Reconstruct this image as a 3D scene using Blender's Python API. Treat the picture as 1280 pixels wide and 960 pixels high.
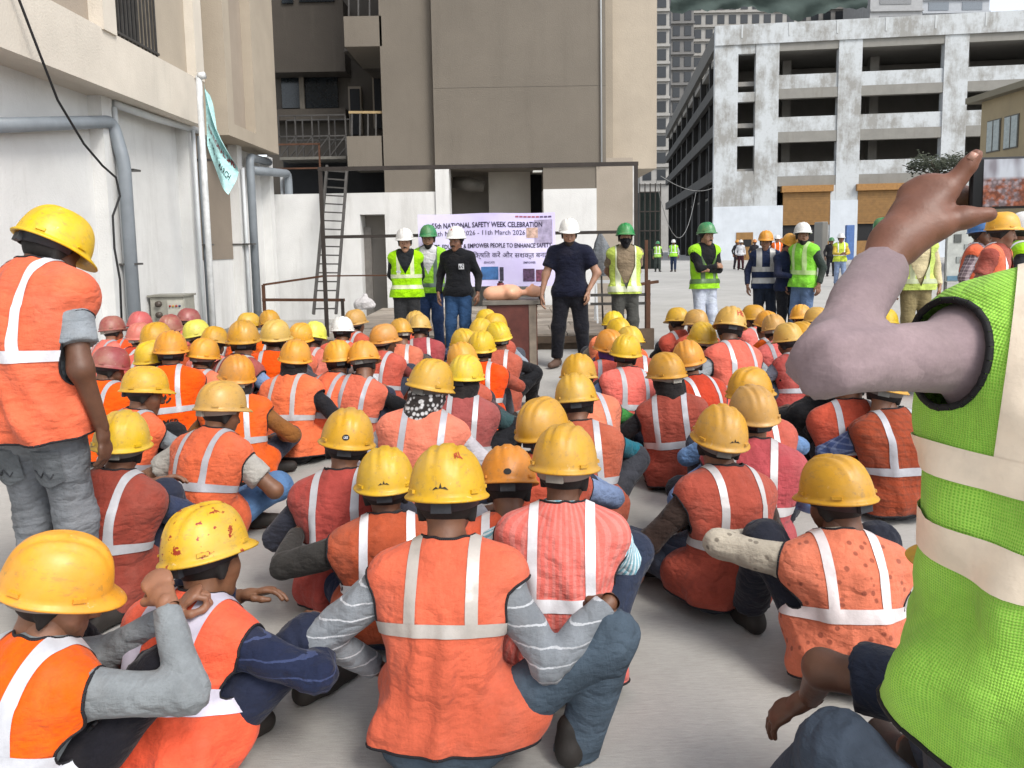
import bpy, bmesh, math, random
import numpy as np
from mathutils import Vector, Matrix, Euler
R = math.radians
f32 = np.float32
scene = bpy.context.scene
for o in list(bpy.data.objects): bpy.data.objects.remove(o)
col = scene.collection

# ---------------------------------------------------------------- camera
CAM_H, PITCH, ROLL, FPX, SHIFT = 1.5, R(6.0), R(1.0), 960.0, -0.05625
cd = bpy.data.cameras.new('camera'); cam = bpy.data.objects.new('camera', cd); col.objects.link(cam)
cd.sensor_width = 36; cd.lens = 36 * FPX / 1280; cd.shift_y = SHIFT; cd.clip_start = 0.05; cd.clip_end = 3000
CM = Matrix.Rotation(R(90) - PITCH, 4, 'X') @ Matrix.Rotation(-ROLL, 4, 'Z')
cam.matrix_world = Matrix.Translation((0, 0, CAM_H)) @ CM
scene.camera = cam
# ---------------------------------------------------------------- light
SUN_EL, SUN_AZ = R(47), R(140)            # azimuth clockwise from +Y: behind the camera, to the right
w = bpy.data.worlds.new('World'); scene.world = w; w.use_nodes = True
nt = w.node_tree; bg = nt.nodes['Background']
sky = nt.nodes.new('ShaderNodeTexSky'); sky.sky_type = 'NISHITA'; sky.sun_disc = False
sky.sun_elevation = SUN_EL; sky.sun_rotation = SUN_AZ; sky.dust_density = 1.5; sky.air_density = 1.0; sky.ozone_density = 1
hs = nt.nodes.new('ShaderNodeHueSaturation'); hs.inputs['Saturation'].default_value = 0.35
nt.links.new(sky.outputs[0], hs.inputs['Color']); nt.links.new(hs.outputs[0], bg.inputs[0]); bg.inputs[1].default_value = 0.15
sd = bpy.data.lights.new('sun', 'SUN'); sd.energy = 1.5; sd.angle = R(20); sd.color = (1, 0.95, 0.88)
sun = bpy.data.objects.new('sun', sd); col.objects.link(sun)
sdir = Vector((math.sin(SUN_AZ) * math.cos(SUN_EL), math.cos(SUN_AZ) * math.cos(SUN_EL), math.sin(SUN_EL)))
sun.rotation_euler = sdir.to_track_quat('Z', 'Y').to_euler(); sun.location = (6, -12, 25)
scene.render.engine = 'CYCLES'
vs = scene.view_settings; vs.view_transform = 'Standard'; vs.look = 'None'; vs.gamma = 1; vs.exposure = 0.9; vs.use_curve_mapping = False

# ---------------------------------------------------------------- photo pixel -> direction, met with a plane
def ray(u, v):
    d = CM.to_3x3() @ Vector(((u - 640) / FPX, (480 - v) / FPX + SHIFT * 1280 / FPX, -1)); return d
def hit(u, v, axis, val):
    d = ray(u, v); o = (0, 0, CAM_H); return Vector(o) + d * ((val - o[axis]) / d[axis])
def PY(u, v, y): return hit(u, v, 1, y)
def PX(u, v, x): return hit(u, v, 0, x)
def PZ(u, v, z=0.0): return hit(u, v, 2, z)

# ---------------------------------------------------------------- materials
def lin(h):
    if not isinstance(h, str): return tuple(h) + (1,)
    h = h.lstrip('#'); c = [int(h[i:i + 2], 16) / 255 for i in (0, 2, 4)]
    return tuple(x / 12.92 if x < 0.04045 else ((x + 0.055) / 1.055) ** 2.4 for x in c) + (1,)
MC = {}
class NT:
    def __init__(s, name):
        s.m = bpy.data.materials.new(name); s.m.use_nodes = True; s.t = s.m.node_tree; s.b = s.t.nodes['Principled BSDF']
        s.tc = s.n('TexCoord'); s.vec = s.tc.outputs['Object']
    def n(s, typ, **kw):
        nd = s.t.nodes.new('ShaderNode' + typ)
        for k, v in kw.items(): setattr(nd, k, v)
        return nd
    def l(s, a, b): s.t.links.new(a, b)
    def val(s, sock, x):
        if hasattr(x, 'is_linked') or hasattr(x, 'links'): s.l(x, sock)
        else: sock.default_value = x
    def noise(s, scale, detail=4, rough=0.6, vec=None, stretch=None):
        v = vec or s.vec
        if stretch:
            mp = s.n('Mapping'); mp.inputs['Scale'].default_value = stretch; s.l(v, mp.inputs[0]); v = mp.outputs[0]
        nd = s.n('TexNoise'); nd.inputs['Scale'].default_value = scale; nd.inputs['Detail'].default_value = detail
        nd.inputs['Roughness'].default_value = rough; s.l(v, nd.inputs['Vector']); return nd.outputs['Fac']
    def ramp(s, fac, a, b, ca=0, cb=1):
        nd = s.n('MapRange'); nd.inputs[1].default_value = a; nd.inputs[2].default_value = b
        nd.inputs[3].default_value = ca; nd.inputs[4].default_value = cb; s.l(fac, nd.inputs[0]); return nd.outputs[0]
    def mix(s, fac, a, b, mode='MIX'):
        nd = s.n('MixRGB', blend_type=mode); s.val(nd.inputs[0], fac); s.val(nd.inputs[1], a); s.val(nd.inputs[2], b); return nd.outputs[0]
    def math(s, op, a, b=0.0):
        nd = s.n('Math', operation=op); s.val(nd.inputs[0], a); s.val(nd.inputs[1], b); return nd.outputs[0]
    def bump(s, h, strength, dist=0.01):
        nd = s.n('Bump'); nd.inputs['Strength'].default_value = strength; nd.inputs['Distance'].default_value = dist
        s.l(h, nd.inputs['Height']); s.l(nd.outputs[0], s.b.inputs['Normal']); return nd
    def rnd(s): return s.n('ObjectInfo').outputs['Random']
def scale3(c, k): return tuple(min(1, x * k) for x in c[:3]) + (1,)

def cloth(hexc, kind='plain', c2=None):
    key = ('cloth', hexc, kind, c2)
    if key in MC: return MC[key]
    k = NT('cloth'); base = lin(hexc)
    n1 = k.noise(7, 5, 0.65); n2 = k.noise(60, 3)
    c = k.mix(k.ramp(n1, 0.35, 0.7), scale3(base, 0.74), scale3(base, 1.12))
    sep = k.n('SeparateXYZ'); k.l(k.vec, sep.inputs[0])
    uvs = k.n('SeparateXYZ'); k.l(k.tc.outputs['UV'], uvs.inputs[0])
    if kind == 'hstripe':      # thin pale horizontal lines
        a = k.math('FRACT', k.math('MULTIPLY', k.math('ADD', sep.outputs[2], k.math('MULTIPLY', n1, 0.03)), 22.0))
        c = k.mix(k.math('GREATER_THAN', a, 0.9), c, lin(c2))
    if kind == 'vstripe':
        a = k.math('FRACT', k.math('MULTIPLY', k.math('ADD', sep.outputs[0], sep.outputs[1]), 32.0))
        c = k.mix(k.ramp(a, 0.45, 0.55), c, lin(c2))
    if kind == 'ribs':
        a = k.math('FRACT', k.math('MULTIPLY', uvs.outputs[0], 30.0))
        c = k.mix(k.ramp(a, 0.5, 0.6, 0, 0.45), c, lin(c2))
    if kind == 'check':
        a = k.math('FRACT', k.math('MULTIPLY', sep.outputs[2], 26.0)); b = k.math('FRACT', k.math('MULTIPLY', k.math('ADD', sep.outputs[0], sep.outputs[1]), 26.0))
        f = k.math('ADD', k.math('GREATER_THAN', a, 0.72), k.math('GREATER_THAN', b, 0.72))
        c = k.mix(k.math('MULTIPLY', f, 0.4), c, lin(c2))
    if kind == 'spots':
        v = k.n('TexVoronoi'); v.inputs['Scale'].default_value = 26; k.l(k.vec, v.inputs['Vector'])
        c = k.mix(k.ramp(v.outputs['Distance'], 0.20, 0.28, 0.75, 0), c, lin(c2))
    if kind == 'print':
        v = k.n('TexVoronoi'); v.inputs['Scale'].default_value = 40; k.l(k.vec, v.inputs['Vector'])
        c = k.mix(k.ramp(v.outputs['Distance'], 0.3, 0.5), lin(c2), c)
    dirt = k.ramp(k.noise(3.2, 6, 0.7), 0.52, 0.78, 0, 0.35)
    c = k.mix(dirt, c, scale3(base, 0.45))
    rz = k.ramp(k.rnd(), 0, 1, 0.84, 1.08)
    c = k.mix(k.ramp(k.noise(170, 3, 0.7), 0.35, 0.7, 0, 0.28), c, scale3(base, 0.6)); c = k.mix(k.ramp(k.noise(2.1, 5, 0.65), 0.5, 0.75, 0, 0.15 if sum(base[:3]) > 0.35 else 0.05), c, lin('#b9a79a'))
    h = k.math('ADD', k.math('ADD', k.math('MULTIPLY', k.noise(9, 4, 0.6, None, (1, 1, 2.6)), 0.9), k.math('MULTIPLY', k.noise(14, 5, 0.6, None, (2.2, 1, 0.7)), 0.5)), k.math('MULTIPLY', k.noise(300, 2), 0.04))
    cre = k.math('ABSOLUTE', k.math('SUBTRACT', k.noise(5.5, 3, 0.5, None, (1, 1, 1.5)), 0.5)); h = k.math('ADD', h, k.math('MULTIPLY', k.math('MINIMUM', cre, 0.09), 4.0))
    if kind == 'mesh':         # open-knit mesh fabric
        a = k.math('MULTIPLY', uvs.outputs[0], 300.0); b = k.math('MULTIPLY', uvs.outputs[1], 300.0)
        d = k.math('MULTIPLY', k.math('SINE', k.math('ADD', a, b)), k.math('SINE', k.math('SUBTRACT', a, b)))
        e = k.math('MULTIPLY', k.math('SINE', k.math('MULTIPLY', k.math('ADD', a, b), 3.0)), k.math('SINE', k.math('MULTIPLY', k.math('SUBTRACT', a, b), 3.0)))
        c = k.mix(k.ramp(e, 0.1, 0.6), c, lin(c2)); h = k.math('ADD', h, k.math('MULTIPLY', e, -0.05))
    hv = k.n('HueSaturation'); k.l(c, hv.inputs['Color']); k.l(rz, hv.inputs['Value'])
    k.l(k.ramp(k.math('FRACT', k.math('MULTIPLY', k.rnd(), 17.3)), 0, 1, 0.93, 1.05), hv.inputs['Saturation']); k.l(k.ramp(k.math('FRACT', k.math('MULTIPLY', k.rnd(), 7.7)), 0, 1, 0.5, 0.512), hv.inputs['Hue'])
    k.l(hv.outputs[0], k.b.inputs['Base Color']); k.b.inputs['Roughness'].default_value = 0.85
    k.b.inputs['Specular IOR Level'].default_value = 0.2
    if kind != 'denim': k.b.inputs['Sheen Weight'].default_value = 0.08
    if kind == 'denim':
        fade = k.ramp(k.noise(5, 3), 0.4, 0.75, 0, 0.45); k.l(k.mix(fade, c, scale3(base, 1.9)), hv.inputs['Color'])
    k.bump(h, 0.2 if kind == 'smooth' else 0.5, 0.028); MC[key] = k.m; return k.m
def tape_mat(hexc='#e9e9ee'):
    key = ('tape', hexc)
    if key in MC: return MC[key]
    k = NT('reflective_tape'); b = lin(hexc)
    n = k.noise(18, 5, 0.6); m = k.noise(160, 2)
    k.l(k.mix(k.ramp(n, 0.4, 0.75, 0, 0.5), b, scale3(b, 0.62)), k.b.inputs['Base Color'])
    k.b.inputs['Roughness'].default_value = 0.4; k.b.inputs['Metallic'].default_value = 0.1
    k.bump(k.math('ADD', n, k.math('MULTIPLY', m, 0.12)), 0.35, 0.008); MC[key] = k.m; return k.m
def skin_mat(hexc):
    key = ('skin', hexc)
    if key in MC: return MC[key]
    k = NT('skin'); b = lin(hexc)
    k.l(k.mix(k.ramp(k.noise(14, 4), 0.35, 0.7), scale3(b, 0.8), scale3(b, 1.15)), k.b.inputs['Base Color'])
    k.b.inputs['Roughness'].default_value = 0.52; k.b.inputs['Subsurface Weight'].default_value = 0.06
    k.b.inputs['Subsurface Radius'].default_value = (0.01, 0.004, 0.002)
    k.bump(k.noise(120, 4), 0.25, 0.003); MC[key] = k.m; return k.m
def hard(hexc, rough=0.4, scuff=0.5, splat=None):
    key = ('hard', hexc, rough, splat)
    if key in MC: return MC[key]
    k = NT('helmet_plastic'); b = lin(hexc)
    oi = k.n('ObjectInfo'); va = k.n('VectorMath', operation='ADD'); k.l(k.vec, va.inputs[0])
    cm = k.n('CombineXYZ')
    for i in range(3): k.l(k.math('MULTIPLY', oi.outputs['Random'], 37.0 + 11 * i), cm.inputs[i])
    k.l(cm.outputs[0], va.inputs[1]); vec = va.outputs[0]
    n = k.noise(9, 6, 0.7, vec); s2 = k.noise(55, 5, 0.75, vec, (1, 0.35, 1))
    c = k.mix(k.ramp(n, 0.38, 0.72), b, scale3(b, 0.80))
    c = k.mix(k.ramp(s2, 0.54, 0.72, 0, 0.6), c, (0.2, 0.13, 0.06, 1)); c = k.mix(k.ramp(k.noise(3.5, 5, 0.7, vec), 0.45, 0.7, 0, 0.35), c, (0.42, 0.33, 0.2, 1))
    c = k.mix(k.ramp(k.noise(30, 4, 0.7, vec), 0.66, 0.74, 0, 0.35), c, (0.75, 0.72, 0.6, 1))
    if splat: c = k.mix(k.ramp(k.noise(26, 6, 0.62, vec), 0.60, 0.625), c, lin(splat))
    hv = k.n('HueSaturation'); k.l(c, hv.inputs['Color']); k.l(k.ramp(oi.outputs['Random'], 0, 1, 0.85, 1.06), hv.inputs['Value'])
    k.l(k.ramp(oi.outputs['Random'], 0, 1, 0.488, 0.51), hv.inputs['Hue'])
    k.l(hv.outputs[0], k.b.inputs['Base Color']); k.l(k.ramp(n, 0.3, 0.7, rough - 0.06, rough + 0.18), k.b.inputs['Roughness'])
    k.bump(s2, 0.12, 0.004); MC[key] = k.m; return k.m
def plain(hexc, rough=0.6, metal=0.0, var=0.25, sc=6, name='surface', bump=0.2):
    key = ('plain', hexc, rough, metal, var, sc, bump)
    if key in MC: return MC[key]
    k = NT(name); b = lin(hexc); n = k.noise(sc, 6, 0.65)
    k.l(k.mix(k.ramp(n, 0.35, 0.7), scale3(b, 1 - var), scale3(b, 1 + var * 0.5)), k.b.inputs['Base Color'])
    k.b.inputs['Roughness'].default_value = rough; k.b.inputs['Metallic'].default_value = metal
    if bump: k.bump(k.noise(sc * 9, 4), bump, 0.01)
    MC[key] = k.m; return k.m
def plaster(hexc, stain=0.35, stainc='#6d675c', sc=1.1):
    key = ('plaster', hexc, stain)
    if key in MC: return MC[key]
    k = NT('painted_plaster'); b = lin(hexc); geo = k.n('NewGeometry'); pos = geo.outputs['Position']
    n = k.noise(sc, 7, 0.62, pos); f = k.noise(45, 3, 0.6, pos); dr = k.noise(3.0, 6, 0.7, pos, (1, 1, 0.12))
    c = k.mix(k.ramp(n, 0.35, 0.68), scale3(b, 0.90), scale3(b, 1.05))
    c = k.mix(k.ramp(dr, 0.52, 0.8, 0, stain), c, lin(stainc))
    c = k.mix(k.ramp(k.noise(8, 5, 0.75, pos), 0.67, 0.73, 0, stain), c, lin(stainc))
    k.l(c, k.b.inputs['Base Color']); k.b.inputs['Roughness'].default_value = 0.9
    k.bump(k.math('ADD', f, k.math('MULTIPLY', n, 0.6)), 0.25, 0.02); MC[key] = k.m; return k.m
def patchy(name='patchy_whitewash'):
    if name in MC: return MC[name]
    k = NT(name); pos = k.n('NewGeometry').outputs['Position']
    n = k.noise(0.35, 8, 0.72, pos); d = k.noise(1.3, 7, 0.75, pos, (1, 1, 0.25)); f = k.noise(6, 5, 0.7, pos)
    m = k.math('ADD', k.math('MULTIPLY', n, 0.6), k.math('MULTIPLY', d, 0.4))
    c = k.mix(k.ramp(m, 0.43, 0.55), lin('#8d8c88'), lin('#b7bbbd'))
    c = k.mix(k.ramp(f, 0.55, 0.7, 0, 0.35), c, lin('#85847f'))
    k.l(c, k.b.inputs['Base Color']); k.b.inputs['Roughness'].default_value = 0.92; k.bump(f, 0.3, 0.03); MC[name] = k.m; return k.m

# ---------------------------------------------------------------- mesh helpers
def link(name, me, parent=None, mat=None):
    o = bpy.data.objects.new(name, me); col.objects.link(o)
    if parent: o.parent = parent
    if mat is not None and me is not None:
        if len(me.materials) == 0: me.materials.append(mat)
        elif me.materials[0] != mat: o.material_slots[0].link = 'OBJECT'; o.material_slots[0].material = mat
    return o
def tag(o, label=None, cat=None, group=None, kind=None):
    for k, v in (('label', label), ('category', cat), ('group', group), ('kind', kind)):
        if v: o[k] = v
    return o
def mesh_np(name, V, Q, smooth=True, uv=None):
    """vertices array, faces as a quad array or a list of polygons"""
    me = bpy.data.meshes.new(name); V = np.asarray(V, f32)
    if isinstance(Q, np.ndarray):
        n = len(Q); k = Q.shape[1]; idx = Q.ravel().astype(np.int32); starts = np.arange(n, dtype=np.int32) * k
    else:
        ln = np.array([len(q) for q in Q], np.int32); n = len(Q); starts = np.zeros(n, np.int32)
        if n: starts[1:] = np.cumsum(ln)[:-1]
        idx = np.array([i for q in Q for i in q], np.int32)
    me.vertices.add(len(V)); me.vertices.foreach_set('co', V.ravel())
    me.loops.add(len(idx)); me.loops.foreach_set('vertex_index', idx)
    me.polygons.add(n); me.polygons.foreach_set('loop_start', starts)
    if smooth: me.polygons.foreach_set('use_smooth', np.ones(n, bool))
    if uv is not None:
        l = me.uv_layers.new(name='UVMap'); l.data.foreach_set('uv', np.asarray(uv, f32)[idx].ravel())
    me.update(calc_edges=True); me.validate(); return me
class MB:
    """collects simple shapes, then builds one mesh"""
    def __init__(s): s.v = []; s.f = []; s.sm = []
    def add(s, vs, fs, smooth=False):
        o = len(s.v); s.v += [tuple(v) for v in vs]; s.f += [tuple(i + o for i in f) for f in fs]; s.sm += [smooth] * len(fs); return s
    def box(s, lo, hi, M=None):
        vs = [Vector((x, y, z)) for x in (lo[0], hi[0]) for y in (lo[1], hi[1]) for z in (lo[2], hi[2])]
        if M is not None: vs = [M @ v for v in vs]
        return s.add(vs, [(0, 1, 3, 2), (4, 6, 7, 5), (0, 4, 5, 1), (2, 3, 7, 6), (0, 2, 6, 4), (1, 5, 7, 3)])
    def bar(s, a, b, w, h=None, up=(0, 0, 1)):
        a = Vector(a); b = Vector(b); d = (b - a); L = d.length; d.normalize(); up = Vector(up)
        if abs(d.dot(up)) > 0.98: up = Vector((0, 1, 0))
        x = d.cross(up).normalized(); y = x.cross(d); h = h or w
        M = Matrix((x, d, y)).transposed().to_4x4(); M.translation = a
        return s.box((-w / 2, 0, -h / 2), (w / 2, L, h / 2), M)
    def tube(s, pts, r, n=8, cap=True):
        pts = [Vector(p) for p in pts]; rs = r if isinstance(r, (list, tuple)) else [r] * len(pts)
        rings = []; prev = None
        for i, p in enumerate(pts):
            t = (pts[min(i + 1, len(pts) - 1)] - pts[max(i - 1, 0)]).normalized()
            if prev is None: prev = t.orthogonal().normalized()
            prev = (prev - t * prev.dot(t)).normalized(); q = t.cross(prev)
            rings.append([p + (prev * math.cos(2 * math.pi * k / n) + q * math.sin(2 * math.pi * k / n)) * rs[i] for k in range(n)])
        vs = [v for g in rings for v in g]; fs = []
        for i in range(len(pts) - 1):
            for k in range(n):
                k2 = (k + 1) % n; fs.append((i * n + k, i * n + k2, (i + 1) * n + k2, (i + 1) * n + k))
        if cap: fs += [tuple(range(n))[::-1], tuple(range((len(pts) - 1) * n, len(pts) * n))]
        return s.add(vs, fs, True)
    def mesh(s, name, bevel=0):
        me = bpy.data.meshes.new(name); me.from_pydata(s.v, [], s.f)
        me.polygons.foreach_set('use_smooth', s.sm)
        if bevel:
            bm = bmesh.new(); bm.from_mesh(me); bmesh.ops.bevel(bm, geom=bm.edges[:], offset=bevel, segments=1, affect='EDGES'); bm.to_mesh(me); bm.free()
        me.update(); return me
    def build(s, name, mat, parent=None, bevel=0): return link(name, s.mesh(name, bevel), parent, mat)
def empty(name, loc=(0, 0, 0), rz=0, sc=1.0):
    o = bpy.data.objects.new(name, None); col.objects.link(o); o.location = loc; o.rotation_euler = (0, 0, rz); o.scale = (sc,) * 3
    o.empty_display_size = 0.1; return o
def box(name, lo, hi, mat, parent=None, bevel=0): return MB().box(lo, hi).build(name, mat, parent, bevel)
def text_mesh(txt, size, align='CENTER', bold=False):
    cu = bpy.data.curves.new('t', 'FONT'); cu.body = txt; cu.size = size; cu.align_x = align; cu.align_y = 'CENTER'
    if bold: cu.offset = size * 0.018
    cu.resolution_u = 2
    o = bpy.data.objects.new('t', cu); col.objects.link(o)
    dg = bpy.context.evaluated_depsgraph_get(); me = bpy.data.meshes.new_from_object(o.evaluated_get(dg))
    bpy.data.objects.remove(o); return me
# ---------------------------------------------------------------- figures: distance fields -> one smooth surface
def nv(x): return np.asarray(x, np.float64)
def unit(v): v = nv(v); return v / max(np.linalg.norm(v), 1e-9)
def prim(a, b, ra, rb=None, ax=None, q=1.0): return (nv(a), nv(b), ra, ra if rb is None else rb, None if ax is None else unit(ax), q)
def pdist(X, Y, Z, p):
    a, b, ra, rb, ax, q = p; ba = b - a; L2 = max(ba @ ba, 1e-9)
    X = X - a[0]; Y = Y - a[1]; Z = Z - a[2]
    t = np.clip((X * ba[0] + Y * ba[1] + Z * ba[2]) / L2, 0, 1)
    x = X - t * ba[0]; y = Y - t * ba[1]; z = Z - t * ba[2]; r = ra + (rb - ra) * t; n2 = x * x + y * y + z * z
    if ax is None: return np.sqrt(n2) - r
    c = x * ax[0] + y * ax[1] + z * ax[2]; c2 = c * c
    m2 = n2 + c2 * (1 / q ** 2 - 1); g2 = n2 + c2 * (1 / q ** 4 - 1)
    m = np.sqrt(m2); return (m - r) * m / np.sqrt(g2 + 1e-12)
def smin(a, b, k):
    h = np.maximum(k - np.abs(a - b), 0) / k; return np.minimum(a, b) - h * h * k * 0.25
class Grid:
    def __init__(s, lo, hi, h):
        s.h = h; s.lo = nv(lo); s.ax = [np.arange(lo[i], hi[i] + h, h).astype(f32) for i in range(3)]
    def new(s): return np.full([len(a) for a in s.ax], 0.5, f32)
    def add(s, F, p, k=0.03, off=0.0, cuts=()):
        m = max(p[2], p[3]) + off + 0.07; lo = np.minimum(p[0], p[1]) - m; hi = np.maximum(p[0], p[1]) + m
        sl = tuple(slice(int(np.searchsorted(s.ax[i], lo[i])), int(np.searchsorted(s.ax[i], hi[i]))) for i in range(3))
        X = s.ax[0][sl[0]][:, None, None]; Y = s.ax[1][sl[1]][None, :, None]; Z = s.ax[2][sl[2]][None, None, :]
        d = pdist(X, Y, Z, p) - off
        for cp, cn in cuts: d = np.maximum(d, (X - cp[0]) * cn[0] + (Y - cp[1]) * cn[1] + (Z - cp[2]) * cn[2])
        F[sl] = smin(F[sl], d, k) if k > 0 else np.minimum(F[sl], d)
    def sub(s, F, p, k=0.01):
        X = s.ax[0][:, None, None]; Y = s.ax[1][None, :, None]; Z = s.ax[2][None, None, :]
        F[:] = -smin(-F, pdist(X, Y, Z, p), k)
    def cut(s, F, cp, cn):
        X = s.ax[0][:, None, None]; Y = s.ax[1][None, :, None]; Z = s.ax[2][None, None, :]
        np.maximum(F, (X - cp[0]) * cn[0] + (Y - cp[1]) * cn[1] + (Z - cp[2]) * cn[2], out=F)
    def folds(s, F, amp, seed, f=22):
        rg = np.random.RandomState(seed); X = s.ax[0][:, None, None]; Y = s.ax[1][None, :, None]; Z = s.ax[2][None, None, :]
        w = 0
        for i in range(3):
            d = unit(rg.normal(size=3)); e = unit(rg.normal(size=3)); ff = f * (0.7 + 0.5 * i)
            w = w + np.sin((X * d[0] + Y * d[1] + Z * d[2]) * ff + 1.8 * np.sin((X * e[0] + Y * e[1] + Z * e[2]) * ff * 0.6 + i) + i * 2) / (1 + 0.6 * i)
        F += (amp * 0.6) * w
    def creases(s, F, c, d, amp, wid):
        X = s.ax[0][:, None, None] - f32(c[0]); Y = s.ax[1][None, :, None] - f32(c[1]); Z = s.ax[2][None, None, :] - f32(c[2])
        t = X * d[0] + Y * d[1] + Z * d[2]; r2 = X * X + Y * Y + Z * Z; e = unit(np.cross(d, (0.3, 0.5, 0.8))); q = X * e[0] + Y * e[1] + Z * e[2]
        F += (amp * np.sin(t * 165 + 1.6 * np.sin(q * 30) + q * 25) * np.exp(-r2 / (wid * wid))).astype(f32)
    def surf(s, F):
        S = F < 0; n = np.array(F.shape); cs = [(i, j, k) for i in (0, 1) for j in (0, 1) for k in (0, 1)]
        sl = lambda A, c: A[c[0]:n[0] - 1 + c[0], c[1]:n[1] - 1 + c[1], c[2]:n[2] - 1 + c[2]]
        cnt = sum(sl(S, c).astype(np.int8) for c in cs); mask = (cnt > 0) & (cnt < 8)
        idx = np.full(mask.shape, -1, np.int64); cells = np.argwhere(mask); idx[mask] = np.arange(len(cells))
        fv = {c: sl(F, c)[mask] for c in cs}; acc = np.zeros((len(cells), 3)); c_ = np.zeros(len(cells))
        for a in cs:
            for ax in range(3):
                if a[ax] == 0:
                    b = list(a); b[ax] = 1; b = tuple(b); v0 = fv[a]; v1 = fv[b]; cr = (v0 < 0) != (v1 < 0)
                    t = np.where(cr, v0 / np.where(cr, v0 - v1, 1), 0); p = np.tile(nv(a), (len(cells), 1)); p[:, ax] = t
                    acc[cr] += p[cr]; c_[cr] += 1
        V = s.lo + s.h * (cells + acc / np.maximum(c_, 1)[:, None]); Q = []
        for ax in range(3):
            A = np.take(S, range(0, n[ax] - 1), ax); B = np.take(S, range(1, n[ax]), ax); e = np.argwhere(A != B); u, v = [(1, 2), (2, 0), (0, 1)][ax]
            if not len(e): continue
            e = e[(e[:, u] > 0) & (e[:, v] > 0) & (e[:, u] < n[u] - 1) & (e[:, v] < n[v] - 1)]
            q = []
            for du, dv in ((-1, -1), (0, -1), (0, 0), (-1, 0)):
                g = e.copy(); g[:, u] += du; g[:, v] += dv; q.append(idx[g[:, 0], g[:, 1], g[:, 2]])
            q = np.stack(q, 1); fl = ~S[e[:, 0], e[:, 1], e[:, 2]]; q[fl] = q[fl][:, ::-1]; Q.append(q)
        Q = np.concatenate(Q) if Q else np.zeros((0, 4), int); Q = Q[(Q >= 0).all(1)]; return V, Q

# cached heads, hair, hands, shoes -------------------------------------------------
def head_field(g, off=0.0):
    F = g.new(); A = lambda *a, **k: g.add(F, prim(*a, **k), 0.025, off)
    A((0, -0.012, 0.03), (0, -0.005, 0.03), 0.082, ax=(1, 0, 0), q=0.90)
    A((0, 0.0, 0.045), (0, -0.02, 0.04), 0.078)
    A((0, 0.03, 0.0), (0, 0.042, -0.075), 0.062, 0.046)
    A((0, 0.066, -0.098), (0, 0.066, -0.097), 0.022)
    for s in (-1, 1):
        A((s * 0.038, 0.055, -0.022), (s * 0.03, 0.06, -0.04), 0.032, 0.028)
        g.add(F, prim((s * 0.078, -0.012, 0.015), (s * 0.076, -0.006, -0.03), 0.017, 0.012, ax=(1, 0.3, 0), q=0.45), 0.008, off)
    g.add(F, prim((-0.032, 0.076, 0.03), (0.032, 0.076, 0.03), 0.016), 0.02, off)
    g.add(F, prim((0, 0.09, 0.018), (0, 0.112, -0.028), 0.009, 0.013), 0.014, off)
    for s in (-1, 1): g.add(F, prim((s * 0.011, 0.101, -0.03), (s * 0.011, 0.1, -0.03), 0.009), 0.008, off)
    g.add(F, prim((-0.02, 0.088, -0.058), (0.02, 0.088, -0.058), 0.0085), 0.008, off)
    g.add(F, prim((-0.016, 0.086, -0.07), (0.016, 0.086, -0.07), 0.009), 0.008, off)
    if off == 0:
        for s in (-1, 1): g.sub(F, prim((s * 0.031, 0.102, 0.008), (s * 0.033, 0.102, 0.008), 0.015), 0.012)
    return F
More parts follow.
